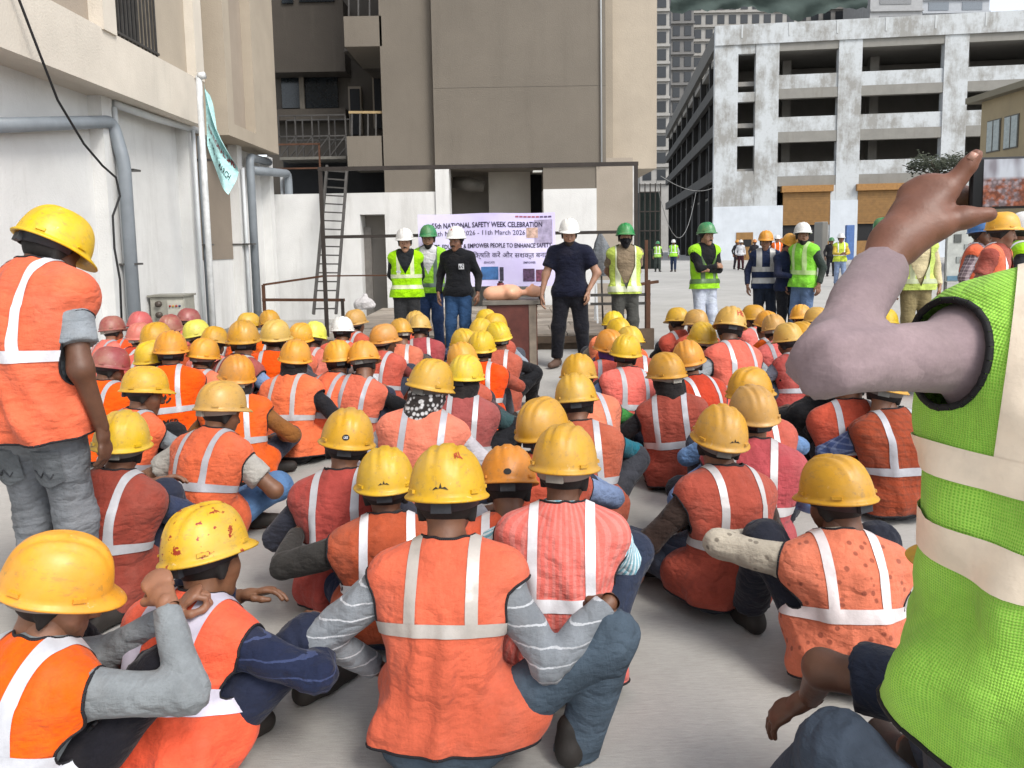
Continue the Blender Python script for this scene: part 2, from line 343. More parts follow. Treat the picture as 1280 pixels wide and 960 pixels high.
def cached_parts():
    g = Grid((-0.13, -0.15, -0.17), (0.13, 0.17, 0.16), 0.0075); C = {}
    F = head_field(g); g.add(F, prim((0, -0.02, -0.05), (0, -0.035, -0.14), 0.055, 0.056), 0.03); C['head'] = g.surf(F)
    H = head_field(g, 0.009); H2 = H.copy(); g.cut(H2, (0, 0.02, 0), unit((0, 0.8, -0.6))); g.cut(H2, (0, 0, -0.075), (0, 0, -1)); C['hair'] = g.surf(H2)
    B = head_field(g, 0.006); g.cut(B, (0, 0, -0.028), (0, 0.3, 0.95)); g.cut(B, (0, 0.012, 0), (0, -1, 0)); g.sub(B, prim((-0.022, 0.12, -0.064), (0.022, 0.12, -0.064), 0.022), 0.004); C['beard'] = g.surf(B)
    m = Grid((-0.05, 0.07, -0.08), (0.05, 0.13, -0.02), 0.004); M_ = m.new()
    for s in (-1, 1): m.add(M_, prim((0, 0.105, -0.047), (s * 0.03, 0.094, -0.055), 0.008, 0.005), 0.004)
    C['moustache'] = m.surf(M_)
    sg = Grid((-0.16, -0.18, -0.24), (0.16, 0.14, 0.1), 0.011); S = sg.new()
    sg.add(S, prim((0, -0.012, 0.03), (0, -0.03, -0.13), 0.1, 0.098)); sg.add(S, prim((0, -0.05, -0.09), (0, -0.07, -0.19), 0.075, 0.08), 0.04)
    sg.folds(S, 0.006, 5, 60); sg.cut(S, (0, 0.045, 0), unit((0, 0.9, 0.12))); sg.cut(S, (0, 0, 0.06), (0, 0, 1)); C['scarf'] = sg.surf(S)
    mg = Grid((-0.1, 0.0, -0.14), (0.1, 0.15, 0.02), 0.008); K = head_field(mg, 0.008); mg.cut(K, (0, 0.02, -0.012), unit((0, -0.25, 1))); mg.cut(K, (0, 0.01, 0), (0, -1, 0)); C['mask'] = mg.surf(K)
    for nm, cr in (('relaxed', 0.42), ('fist', 1.25), ('flat', 0.15)):
        h = Grid((-0.09, -0.04, -0.12), (0.07, 0.22, 0.05), 0.0048); P = h.new()
        h.add(P, prim((0, -0.03, 0), (0, 0.02, 0), 0.029, 0.03, ax=(0, 0, 1), q=0.72), 0.01)
        h.add(P, prim((-0.002, 0.03, 0), (0.0, 0.075, 0), 0.034, 0.042, ax=(0, 0, 1), q=0.36), 0.012)
        for x, L, yy in ((-0.031, 0.073, 0.086), (-0.0105, 0.081, 0.09), (0.0105, 0.075, 0.087), (0.031, 0.058, 0.08)):
            p = nv((x, yy - 0.02, 0.0)); a = 0.0; r = 0.0095
            h.add(P, prim(p, (x, yy, 0), 0.0105, 0.0100), 0.006); p = nv((x, yy, 0))
            for j, fr in enumerate((0.46, 0.3, 0.24)):
                a -= cr * (0.8, 1.0, 0.7)[j]; q_ = p + nv((x * 0.08, math.cos(a), math.sin(a))) * L * fr
                h.add(P, prim(p, q_, r, r * 0.93), 0.002); p = q_; r *= 0.93
        t = [(-0.024, 0.018, -0.006), (-0.05, 0.05, -0.014 - 0.01 * cr), (-0.054 + 0.012 * cr, 0.078, -0.02 - 0.02 * cr), (-0.052 + 0.03 * cr, 0.1, -0.024 - 0.024 * cr)]
        for i in range(3): h.add(P, prim(t[i], t[i + 1], (0.016, 0.0115, 0.0105)[i], (0.0115, 0.0105, 0.009)[i]), 0.008)
        C['hand_' + nm] = h.surf(P)
    s_ = Grid((-0.08, -0.12, -0.03), (0.08, 0.23, 0.14), 0.008); F = s_.new()
    s_.add(F, prim((0, -0.045, 0.035), (0, 0.05, 0.035), 0.042, 0.045)); s_.add(F, prim((0, 0.05, 0.03), (0.008, 0.165, 0.026), 0.047, 0.04), 0.03)
    s_.add(F, prim((0, -0.02, 0.06), (0, -0.02, 0.095), 0.043, 0.042), 0.03); s_.cut(F, (0, 0, 0.0), (0, 0, -1)); C['shoe'] = s_.surf(F)
    return C
CP = cached_parts()
SH = {k: mesh_np(k, *CP[k]) for k in ('hair', 'beard', 'moustache', 'scarf', 'shoe', 'mask')}

# hard hat ------------------------------------------------------------------------
HA, HBk, HH = 0.118, 0.142, 0.148
def helmet_pt(th, ph, grow=0.0):
    x = math.sin(th); y = math.cos(th); c = math.cos(ph * math.pi / 2) ** 0.66; z = HH * math.sin(ph * math.pi / 2) ** 1.05
    px = (HA + grow) * x * c; py = (HBk + grow) * y * c
    f = min(max((z - 0.035) / 0.05, 0), 1); f = f * f * (3 - 2 * f); d = 0
    for cx, wd, am in ((0, 0.017, 0.0075), (0.046, 0.0085, 0.0050), (-0.046, 0.0085, 0.0050)):
        e = abs(px - cx) / wd; d = max(d, am * min(max((1.25 - e) / 0.35, 0), 1))
    return Vector((px, py, z + f * d + grow))
def helmet_mesh():
    b = MB(); n = 72; rows = [i / 22 for i in range(23)]; vs = []; fs = []
    def ring(fn): vs.extend(fn(2 * math.pi * k / n) for k in range(n))
    pk = lambda t: max(0, math.cos(t)) ** 1.6 if math.cos(t) > 0 else 0
    def rim(t, out, dz, inn=0):
        x = math.sin(t); y = math.cos(t); w = pk(t); return Vector(((HA + out + 0.008 * w - inn) * x, (HBk + out + 0.030 * w * (1 if inn == 0 else 0) - inn) * y, dz - 0.014 * w * (1 if inn == 0 else 0)))
    ring(lambda t: rim(t, 0, 0.06, 0.014)); ring(lambda t: rim(t, 0, -0.006, 0.007)); ring(lambda t: rim(t, 0.010, -0.009)); ring(lambda t: rim(t, 0.0125, -0.005)); ring(lambda t: rim(t, 0.010, -0.001)); ring(lambda t: rim(t, 0.003, 0.0045, 0.0))
    m0 = 6
    for p in rows[1:-1]: ring(lambda t: helmet_pt(t, p))
    nr = len(vs) // n
    for i in range(nr - 1):
        for k in range(n): k2 = (k + 1) % n; fs.append((i * n + k, (i + 1) * n + k, (i + 1) * n + k2, i * n + k2))
    vs.append(helmet_pt(0, 1)); top = len(vs) - 1
    for k in range(n): fs.append(((nr - 1) * n + k, top, (nr - 1) * n + (k + 1) % n))
    b.add(vs, fs, True)
    for t in (R(62), R(-62), R(128), R(-128)):       # accessory lugs on the rim
        p = helmet_pt(t, 0.09, 0.001); nrm = Vector((math.sin(t) / HA, math.cos(t) / HBk, 0)).normalized(); tg = Vector((nrm.y, -nrm.x, 0))
        M = Matrix((tg, nrm, Vector((0, 0, 1)))).transposed().to_4x4(); M.translation = p
        b.box((-0.017, -0.006, -0.006), (0.017, 0.006, 0.005), M)
    return b.mesh('helmet')
HELMET = helmet_mesh()
def band_mesh():
    b = MB(); n = 40; vs = []; fs = []
    for z, s in ((0.03, 0.90), (-0.026, 0.83), (-0.026, 0.80), (0.03, 0.87)):
        for k in range(n + 1):
            t = R(70) + (2 * math.pi - R(140)) * k / n; vs.append((HA * s * math.sin(t), HBk * s * math.cos(t), z - 0.012 * max(0, -math.cos(t))))
    m = n + 1
    for i in range(3):
        for k in range(n): fs.append((i * m + k, i * m + k + 1, (i + 1) * m + k + 1, (i + 1) * m + k))
    b.add(vs, fs, True); b.box((-0.03, -HBk * 0.83 - 0.012, -0.04), (0.03, -HBk * 0.83 + 0.006, -0.008)); return b.mesh('headband')
BAND = band_mesh()
def decal_on_helmet(helmet, me2d, th, ph, size, mat, name='helmet_mark'):
    """flat print wrapped on the shell: x of the drawing runs round it, y runs up it"""
    me = me2d.copy(); bm = bmesh.new(); bm.from_mesh(me); bmesh.ops.triangulate(bm, faces=bm.faces[:])
    bmesh.ops.subdivide_edges(bm, edges=[e for e in bm.edges if e.calc_length() > 0.2], cuts=2, use_grid_fill=False)
    for v in bm.verts:
        x, y = v.co.x * size, v.co.y * size
        v.co = helmet_pt(th - x / 0.125, ph + y / 0.2, 0.0022)
    bm.to_mesh(me); bm.free(); return link(name, me, helmet, mat)

# vest: draped grid around the torso, clipped at armholes and neck -------------------
def clip(W, faces, g):
    """keep g > 0; W rows carry position and attributes; returns new rows, faces, border segments"""
    keep = g > 0
    if keep.all(): return W, faces, []
    rows = []; base = len(W); cache = {}; out = []; seg = []
    def cutv(i, j):
        k = (i, j) if i < j else (j, i)
        if k not in cache:
            a, b = k; t = g[a] / (g[a] - g[b]); rows.append(W[a] + (W[b] - W[a]) * t); cache[k] = base + len(rows) - 1
        return cache[k]
    kl = keep.tolist()
    for f in faces:
        ks = [kl[i] for i in f]
        if all(ks): out.append(f); continue
        if not any(ks): continue
        poly = []; cu = []
        for a in range(len(f)):
            i, j = f[a], f[(a + 1) % len(f)]
            if kl[i]: poly.append(i)
            if kl[i] != kl[j]: c = cutv(i, j); poly.append(c); cu.append(c)
        if len(poly) >= 3: out.append(tuple(poly))
        if len(cu) == 2: seg.append(tuple(cu))
    return (np.vstack([W, np.array(rows)]) if rows else W), out, seg
def compact(W, faces):
    used = sorted({i for f in faces for i in f}); mp = {u: i for i, u in enumerate(used)}
    return W[used], [tuple(mp[i] for i in f) for f in faces]
def pts_sdf(P, prims, off=0.0, k=0.03):
    d = None
    for p in prims:
        e = pdist(P[..., 0], P[..., 1], P[..., 2], p) - off; d = e if d is None else smin(d, e, k)
    return d

def ik(a, t, l1, l2, pole):
    a = nv(a); t = nv(t); d = t - a; L = np.linalg.norm(d); u = d / max(L, 1e-6); L = min(L, (l1 + l2) * 0.995); t = a + u * L
    x = (l1 * l1 - l2 * l2 + L * L) / (2 * L); h = math.sqrt(max(l1 * l1 - x * x, 0)); p = nv(pole) - u * (nv(pole) @ u)
    return a + u * x + unit(p) * h, t
SKINS = ['#6e4a36', '#7c5540', '#5e3e2d', '#8a6049', '#755039']
COUNT = [0]
def person(loc, heading, sc, pose, label, hel='#e3b414', vest=None, shirt='#888888', trousers='#2b2f3a', skin=None, sleeve='long',
           h=0.02, scarf=None, beard=None, moustache=False, hair=True, tape='#e6e6ea', tape_w=0.034, bands=None, vkind='plain', vc2=None, skind='plain', sc2=None,
           tkind='plain', eyes=False, mask=None, helyaw=0.0, heltilt=0.0, group=None, seed=None, piping='#15141a', splat=None, band='#22242a', shoe='#26211d', build=1.0, vloose=0.0, vneck=False, hands=('relaxed', 'relaxed'), hemdrop=0.0, vxo=None, helz=0.036):
    COUNT[0] += 1; seed = COUNT[0] if seed is None else seed; rg = random.Random(seed); skin = skin or rg.choice(SKINS)
    root = empty('person', (loc[0], loc[1], 0), heading, sc); tag(root, label, 'person', group)
    MI = (Matrix.Translation((loc[0], loc[1], 0)) @ Matrix.Rotation(heading, 4, 'Z') @ Matrix.Diagonal((sc, sc, sc, 1))).inverted()
    def T(p):                                # world targets are given as Vectors, local ones as tuples
        return nv(MI @ p) if isinstance(p, Vector) else nv(p)
    P = T(pose['pelvis']); Nb = T(pose['neck']); C = T(pose.get('chest', tuple(P * 0.42 + Nb * 0.58 + nv((0, -0.03, 0))))); Hc = T(pose['head'])
    tw = pose.get('twist', 0.0); Rt = nv((math.cos(tw), math.sin(tw), 0)); U = unit(Nb - C); Rt = unit(Rt - U * (Rt @ U)); Fw = np.cross(U, Rt)
    shw = 0.163 * build; Sh = []; El = []; Wr = []
    for i, s in enumerate((-1, 1)):
        lift = pose.get('lift', (0, 0))[i]; S_ = Nb + Rt * s * shw - U * (0.055 - lift) + Fw * pose.get('shf', 0.0); Sh.append(S_)
        eo = pose.get('elbow', (None, None))[i]
        if eo is not None: e, w_ = T(eo), T(pose['wrist'][i])
        else: e, w_ = ik(S_, T(pose['wrist'][i]), 0.285, 0.25, nv(pose['apole'][i]))
        El.append(e); Wr.append(w_)
    Hp = []; Kn = []; An = []
    Rp = nv((math.cos(tw * 0.3), math.sin(tw * 0.3), 0))
    for i, s in enumerate((-1, 1)):
        p = P + Rp * s * 0.083 * build; k_, a_ = ik(p, T(pose['ankle'][i]), 0.425, 0.40, nv(pose['kpole'][i]))
        if pose.get('knee', (None, None))[i] is not None: k_, a_ = T(pose['knee'][i]), T(pose['ankle'][i])
        Hp.append(p); Kn.append(k_); An.append(a_)
    bw = build
    Fm = np.cross(unit(C - P), Rt)
    torso = [prim(P + (C - P) * 0.15, P + (C - P) * 0.75, 0.126 * bw, 0.130 * bw, Fm, 0.78), prim(P + (C - P) * 0.75, C + (Nb - C) * 0.45, 0.136 * bw, 0.146 * bw, Fw, 0.73),
             prim(C + (Nb - C) * 0.3 - Rt * 0.07, C + (Nb - C) * 0.3 + Rt * 0.07, 0.088 * bw), prim(C + (Nb - C) * 0.62 - Rt * 0.08, C + (Nb - C) * 0.62 + Rt * 0.08, 0.076 * bw),
             prim(Nb, Sh[0], 0.062, 0.06), prim(Nb, Sh[1], 0.062, 0.06)]
    pelvis = [prim(Hp[0], Hp[1], 0.094 * bw, 0.094 * bw, (0, 1, 0), 1.08)]
    ar = bw * pose.get('armr', 1.0); arms = [(prim(Sh[i], El[i], 0.053 * ar, 0.041 * ar * pose.get('elbr', 1.0)), prim(El[i], Wr[i], 0.040 * ar * pose.get('forer', 1.0), 0.027 * pose.get('forer', 1.0) ** 0.5)) for i in (0, 1)]
    legs = [(prim(Hp[i], Kn[i], 0.084 * bw, 0.058 * bw), prim(Kn[i], An[i], 0.058 * bw, 0.040)) for i in (0, 1)]
    neckp = prim(Nb - U * 0.02, Hc + unit(Hc - Nb) * -0.03, 0.057, 0.053)
    allp = torso + pelvis + [q for a in arms + legs for q in a] + [neckp]
    lo = np.min([np.minimum(q[0], q[1]) - max(q[2], q[3]) for q in allp], 0) - 0.05; hi = np.max([np.maximum(q[0], q[1]) + max(q[2], q[3]) for q in allp], 0) + 0.05
    G = Grid(lo, hi, h)
    # body
    Fb = G.new()
    for q in allp: G.add(Fb, q, 0.035)
    Vb, Qb = G.surf(Fb); vs_ = [Vb]; qs_ = [Qb]; o = len(Vb)
    HM = Matrix.Translation(Hc) @ Matrix.Rotation(pose.get('hyaw', 0), 4, 'Z') @ Matrix.Rotation(-pose.get('nod', 0.1), 4, 'X') @ Matrix.Rotation(pose.get('htilt', 0), 4, 'Y')
    HMn = np.array(HM)
    def put(key, M):
        nonlocal o
        V, Q = CP[key]; V = V @ M[:3, :3].T + M[:3, 3]; Q = Q + o
        if np.linalg.det(M[:3, :3]) < 0: Q = Q[:, ::-1]
        vs_.append(V); qs_.append(Q); o += len(V)
    put('head', HMn)
    for i, s in enumerate((-1, 1)):
        if hands[i] is None: continue
        d = unit(Wr[i] - El[i]); hd = pose.get('hand_dir', (None, None))[i]; d = unit(T(hd) if hd is None or isinstance(hd, Vector) else hd) if hd is not None else unit(d + nv((-s * 0.25, 0, 0)))
        up = nv(pose.get('dorsal', ((-0.5, 0.2, 0.8), (0.5, 0.2, 0.8)))[i]); up = unit(up - d * (up @ d)); x = np.cross(d, up)
        M = np.eye(4); M[:3, 0] = x * (1 if s > 0 else -1); M[:3, 1] = d; M[:3, 2] = up; M[:3, 3] = Wr[i] + d * 0.012
        put('hand_' + hands[i], M)
    link('body', mesh_np('body', np.vstack(vs_), np.vstack(qs_)), root, skin_mat(skin))
    # trousers
    fold = 0.006 if h < 0.02 else 0.004
    Ft = G.new()
    for q in pelvis: G.add(Ft, q, 0.04, 0.022)
    for a, b in legs:
        G.add(Ft, a, 0.04, 0.018); G.add(Ft, (b[0], b[1], b[2], b[3] + 0.012) + b[4:], 0.04, 0.017, [(b[0] + (b[1] - b[0]) * 0.97, unit(b[1] - b[0]))])
    wl = P + (C - P) * 0.5; G.add(Ft, prim(P, wl, 0.137 * bw, 0.134 * bw, Fm, 0.76), 0.04, 0.012, [(wl, unit(C - P))])
    if h < 0.017:
        for a, q in legs: G.creases(Ft, a[1], unit(unit(a[1] - a[0]) + unit(q[1] - q[0])), 0.006, 0.1); G.creases(Ft, a[0], unit(a[1] - a[0]), 0.005, 0.12)
    G.folds(Ft, fold, seed, 24); G.cut(Ft, (0, 0, 0.005), (0, 0, -1))
    link('trousers', mesh_np('trousers', *G.surf(Ft)), root, cloth(trousers, tkind))
    # shirt
    Fs = G.new()
    hem = P + (C - P) * (0.1 if vest else pose.get('hem', 0.12))
    for q in torso: G.add(Fs, q, 0.045, 0.016)
    if P[2] > 0.6 and not vest:
        for q in pelvis: G.add(Fs, q, 0.05, 0.034)
        G.add(Fs, prim(P, P + (C - P) * 0.4, 0.130 * bw, 0.130 * bw, Fm, 0.80), 0.05, 0.024)
    cut_hem = [(hem, -unit(C - P))]
    G.cut(Fs, *cut_hem[0])
    cl = Nb + U * 0.045; G.add(Fs, prim(Nb - U * 0.03, Nb + U * 0.06, 0.066, 0.06), 0.02, 0.008, [(cl - Fw * 0.02, unit(U - Fw * 0.25))])
    for i, (a, b) in enumerate(arms):
        L = (a[1] - a[0])
        if sleeve == 'short': G.add(Fs, (a[0], a[1], a[2], a[3] + 0.02) + a[4:], 0.05, 0.018, [(a[0] + L * 0.68, unit(L))])
        else:
            G.add(Fs, (a[0], a[1], a[2], a[3] + 0.004) + a[4:], 0.035, 0.012); lw = sleeve if isinstance(sleeve, float) else 0.95
            G.add(Fs, (b[0], b[1], b[2] + 0.003, b[3] + 0.002) + b[4:], 0.014, 0.011, [(b[0] + (b[1] - b[0]) * lw, unit(b[1] - b[0]))])
    G.folds(Fs, fold, seed + 500, 30)
    if h < 0.017:
        for a, q in arms: G.creases(Fs, a[1], unit(unit(a[1] - a[0]) + unit(q[1] - q[0])), 0.0055, 0.075)
    link('shirt', mesh_np('shirt', *G.surf(Fs)), root, cloth(shirt, skind, sc2))
    # shoes
    for i, s in enumerate((-1, 1)):
        fd = pose.get('toe', ((-0.25, 1, 0), (0.25, 1, 0)))[i]; so = link('shoe', SH['shoe'], root, plain(shoe, 0.7))
        a = math.atan2(-fd[0], fd[1]); so.location = (An[i][0], An[i][1], max(An[i][2] - 0.085, 0.0)); so.rotation_euler = (0, 0, a)
    # head wear
    def onhead(name, key, mat): q = link(name, SH[key], root, mat); q.matrix_local = HM; return q
    if hair and not scarf: onhead('hair', 'hair', plain('#120e0c', 0.75, 0, 0.5, 60))
    if scarf: onhead('head_scarf', 'scarf', cloth(scarf, 'print' if rg.random() < 0.3 else 'plain', '#d0d0d0'))
    if beard: onhead('beard', 'beard', plain(beard, 0.85, 0, 0.5, 80))
    if moustache: onhead('moustache', 'moustache', plain('#15100d', 0.85, 0, 0.5, 80))
    if mask: onhead('face_mask', 'mask', cloth(mask))
    if eyes:
        for s in (-1, 1):
            e = link('eye', EYE, root); e.matrix_local = HM @ Matrix.Translation((s * 0.031, 0.0775, 0.0085)); 
            b_ = link('eyebrow', BROW, root, plain('#15100d', 0.9)); b_.matrix_local = HM @ Matrix.Diagonal((s, 1, 1, 1))
    hm = None
    if hel:
        hm = link('helmet', HELMET, root, hard(hel, splat=splat)); hm.matrix_local = HM @ Matrix.Translation((0, -0.004, helz)) @ Matrix.Rotation(helyaw, 4, 'Z') @ Matrix.Rotation(0.10 + heltilt, 4, 'X')
        link('headband', BAND, hm, plain(band, 0.6))
    info = {'tprims': pelvis + [q for a in legs for q in a], 'root': root, 'helmet': hm, 'HM': HM}
    # vest
    if vest:
        nr, nc = (44, 84) if h < 0.015 else (30, 56) if h < 0.019 else (22, 40)
        O = C + (Nb - C) * 0.45; hem_p = P - unit(C - P) * (0.07 + hemdrop)
        def spine(t): return hem_p + (C - hem_p) * (t / 0.72) if t < 0.72 else C + (O - C) * ((t - 0.72) / 0.28)
        L1 = np.linalg.norm(C - hem_p) + np.linalg.norm(O - C); n1 = int(nr * 0.62); vp = torso + [(q[0], q[1], q[2] + 0.008, q[3] + 0.008) + q[4:] for q in pelvis] + ([(a[0], a[0] + (a[1] - a[0]) * 0.25, a[2] + 0.004, a[2]) + a[4:] for a, _ in legs] if P[2] > 0.6 else [(a[0], a[0] + (a[1] - a[0]) * 0.24, a[2] + 0.006, a[2] - 0.002) + a[4:] for a, _ in legs])
        cent = []; dirs = []; svals = []; th = np.linspace(0, 2 * math.pi, nc, endpoint=False); ct = np.cos(th)[:, None]; st = np.sin(th)[:, None]
        for i in range(n1 + 1):
            t = i / n1; c = spine(t); mixu = min(max((t - 0.5) / 0.4, 0), 1); Fi = unit(Fm * (1 - mixu) + Fw * mixu)
            cent.append(np.tile(c, (nc, 1))); dirs.append(ct * Rt + st * Fi); svals.append(t * L1)
        emax = R(80)
        for i in range(1, nr - n1 + 1):
            e = emax * i / (nr - n1); cent.append(np.tile(O, (nc, 1))); dirs.append(math.cos(e) * (ct * Rt + st * Fw) + math.sin(e) * U); svals.append(L1 + 0.16 * i / (nr - n1) * 1.4)
        cent = np.array(cent); dirs = np.array(dirs); ns = 46; rr = np.linspace(0.02, 0.36, ns)
        Pp = cent[:, :, None, :] + dirs[:, :, None, :] * rr[None, None, :, None]
        D = pts_sdf(Pp, vp, 0.032 + vloose, 0.03); ins = D < 0
        last = ns - 1 - np.argmax(ins[:, :, ::-1], axis=2); anyi = ins.any(2); last = np.clip(last, 0, ns - 2)
        ii, jj = np.indices(last.shape); d0 = D[ii, jj, last]; d1 = D[ii, jj, last + 1]; tt = np.clip(d0 / (d0 - d1 + 1e-9), 0, 1); rad = rr[last] + (rr[1] - rr[0]) * tt
        rad = np.where(anyi, rad, 0.16)
        for i in range(n1 - 1, -1, -1): rad[i] = np.maximum(rad[i], rad[i + 1] * (0.992 if P[2] > 0.6 else 0.972))
        rad[n1 + 1:] -= np.linspace(0.003, 0.008, nr - n1)[:, None]
        rad = (rad + np.roll(rad, 1, 1) + np.roll(rad, -1, 1)) / 3
        rgn = np.random.RandomState(seed); sv = np.array(svals)[:, None]; thg = th[None, :]; wv = 0
        for q in range(5):
            m = rgn.randint(3, 10); wv = wv + np.sin(m * thg + rgn.uniform(-26, 26) * sv + 1.2 * np.sin(2 * thg + 9 * sv + q) + rgn.uniform(0, 6)) * rgn.uniform(0.4, 1)
        amp = np.interp(sv[:, 0], [0, L1 * 0.5, L1, L1 + 0.2], [0.0200, 0.0105, 0.0055, 0.0022])[:, None]; rad = rad + np.maximum(wv, -0.7) * amp * 0.55
        if vneck is False: pass
        rad = rad + 0.004; W3 = cent + dirs * rad[:, :, None]; W3[:, :, 2] = np.maximum(W3[:, :, 2], 0.012)
        # normals by differences
        du = np.roll(W3, -1, 1) - np.roll(W3, 1, 1); dv = np.gradient(W3, axis=0); N = np.cross(du, dv); N /= np.linalg.norm(N, axis=2, keepdims=True) + 1e-9
        X = (W3 - O) @ Rt; Yf = (W3 - O) @ Fw; S2 = np.broadcast_to(sv, X.shape); TH = np.broadcast_to(thg, X.shape)
        W = np.concatenate([W3, N, X[..., None], Yf[..., None], S2[..., None], TH[..., None]], 2).reshape(-1, 10)
        nrow = nr + 1; faces = []
        for i in range(nrow - 1):
            for k in range(nc): k2 = (k + 1) % nc; faces.append((i * nc + k, i * nc + k2, (i + 1) * nc + k2, (i + 1) * nc + k))
        segs = []; seam = []
        for i in (0, 1):
            s = (-1, 1)[i]; a = arms[i][0]; d = unit(a[1] - a[0]); A0 = a[0] + Rt * s * 0.012
            ap = [prim(A0, a[1], 0.070, 0.066), prim(A0 - U * 0.02, A0 - U * 0.11 + Fw * 0.01, 0.060, 0.05)]
            W, faces, sg = clip(W, faces, pts_sdf(W[:, :3], ap, 0, 0.02)); segs.append(sg)
        W, faces, sg = clip(W, faces, pts_sdf(W[:, :3], [prim(Nb - U * 0.05, Nb + U * 0.2, 0.082, 0.082)])); segs.append(sg)
        if vneck:
            s_top = L1 + 0.05; g = np.where(W[:, 7] > 0, np.abs(W[:, 6]) - np.clip((W[:, 8] - (L1 - vneck)) * 0.42, -0.02, 0.12), 1.0)
            W, faces, sg = clip(W, faces, g); segs.append(sg)
        sg0 = [(k, (k + 1) % nc) for k in range(nc)]
        Wc, fc = compact(W, faces); uv = np.stack([Wc[:, 9] * 0.19, Wc[:, 8]], 1)
        ob = link('vest', mesh_np('vest', Wc[:, :3], fc, uv=uv), root, cloth(vest, vkind, vc2)); info['vest'] = ob
        if piping and h < 0.0195:
            for sgl in segs + [sg0]:
                b = MB()
                for i, j in sgl:
                    p, q = Vector(W[i, :3]), Vector(W[j, :3])
                    if (p - q).length > 1e-5: b.tube([p, q], 0.0048 if h < 0.015 else 0.0055, 5, False)
                if b.v: b.build('edge_binding', plain(piping, 0.8), ob)
        # tapes
        if bands is None: bands = [L1 * rg.uniform(0.54, 0.66)]
        info['band'] = bands[-1]; tw2 = tape_w / 2; top = max(bands)
        def strip(gs, ex=0.0035):
            Wt, ft = W.copy(), faces
            for gf in gs:
                Wt, ft, _ = clip(Wt, ft, gf(Wt))
                if not ft: return
            Wt, ft = compact(Wt, ft); V = Wt[:, :3] + unitrows(Wt[:, 3:6]) * ex
            link('reflective_tape', mesh_np('reflective_tape', V, ft), ob, tape_mat(tape))
        for s0 in bands: strip([lambda w_, s0=s0: w_[:, 8] - (s0 - tw2), lambda w_, s0=s0: (s0 + tw2) - w_[:, 8]], 0.0042)
        vx = vxo or rg.uniform(0.085, 0.108) * bw
        for s in (-1, 1): strip([lambda w_, s=s: s * w_[:, 6] - (vx - tw2), lambda w_, s=s: (vx + tw2) - s * w_[:, 6], lambda w_: w_[:, 8] - top], 0.003)
        info.update(W3=W3, N=N, X=X, S=S2, TH=TH, L1=L1, O=O, Rt=Rt, nc=nc)
    return info
def unitrows(a): return a / (np.linalg.norm(a, axis=1, keepdims=True) + 1e-9)
def print_on_vest(info, me2d, x0, s0, size, mat, side=-1, ex=0.005, name='vest_print'):
    """flat print laid on the back (side -1) or front (+1) of a vest: drawing x across, y up"""
    W3, N, X, S = info['W3'], info['N'], info['X'], info['S']; me = me2d.copy(); bm = bmesh.new(); bm.from_mesh(me)
    bmesh.ops.triangulate(bm, faces=bm.faces[:]); bmesh.ops.subdivide_edges(bm, edges=[e for e in bm.edges if e.calc_length() * size > 0.03], cuts=2)
    st = np.sin(info['TH'][0]); cols = np.where(st * side > 0.0)[0]; srow = S[:, 0]
    for v in bm.verts:
        x = x0 + v.co.x * size * (1 if side < 0 else -1); s = s0 + v.co.y * size
        i = int(np.clip(np.searchsorted(srow, s) - 1, 0, len(srow) - 2)); fr = (s - srow[i]) / (srow[i + 1] - srow[i])
        line = W3[i] * (1 - fr) + W3[i + 1] * fr; nl = N[i] * (1 - fr) + N[i + 1] * fr; xs = X[i] * (1 - fr) + X[i + 1] * fr
        order = cols[np.argsort(xs[cols])]; xx = xs[order]; p = [np.interp(x, xx, line[order, c]) for c in range(3)]; n = unit([np.interp(x, xx, nl[order, c]) for c in range(3)])
        v.co = nv(p) + n * ex
    bm.to_mesh(me); bm.free(); return link(name, me, info['vest'], mat)
def ball(r, sc=(1, 1, 1), n=8):
    bm = bmesh.new(); bmesh.ops.create_uvsphere(bm, u_segments=n + 4, v_segments=n, radius=r); bmesh.ops.scale(bm, vec=sc, verts=bm.verts)
    me = bpy.data.meshes.new('ball'); [setattr(f, 'smooth', True) for f in bm.faces]; bm.to_mesh(me); bm.free(); return me
def eye_mesh():
    me = ball(0.0115, (1.25, 1, 0.8)); me.materials.append(plain('#b8aea2', 0.3, bump=0)); me.materials.append(plain('#140c08', 0.2, bump=0))
    for p in me.polygons: p.material_index = 1 if p.center.y > 0.006 and abs(p.center.x) < 0.0078 else 0
    return me
EYE = eye_mesh()
BROW = MB().tube([(0.014, 0.093, 0.027), (0.03, 0.09, 0.032), (0.046, 0.08, 0.027)], [0.003, 0.0042, 0.002], 5).mesh('eyebrow')

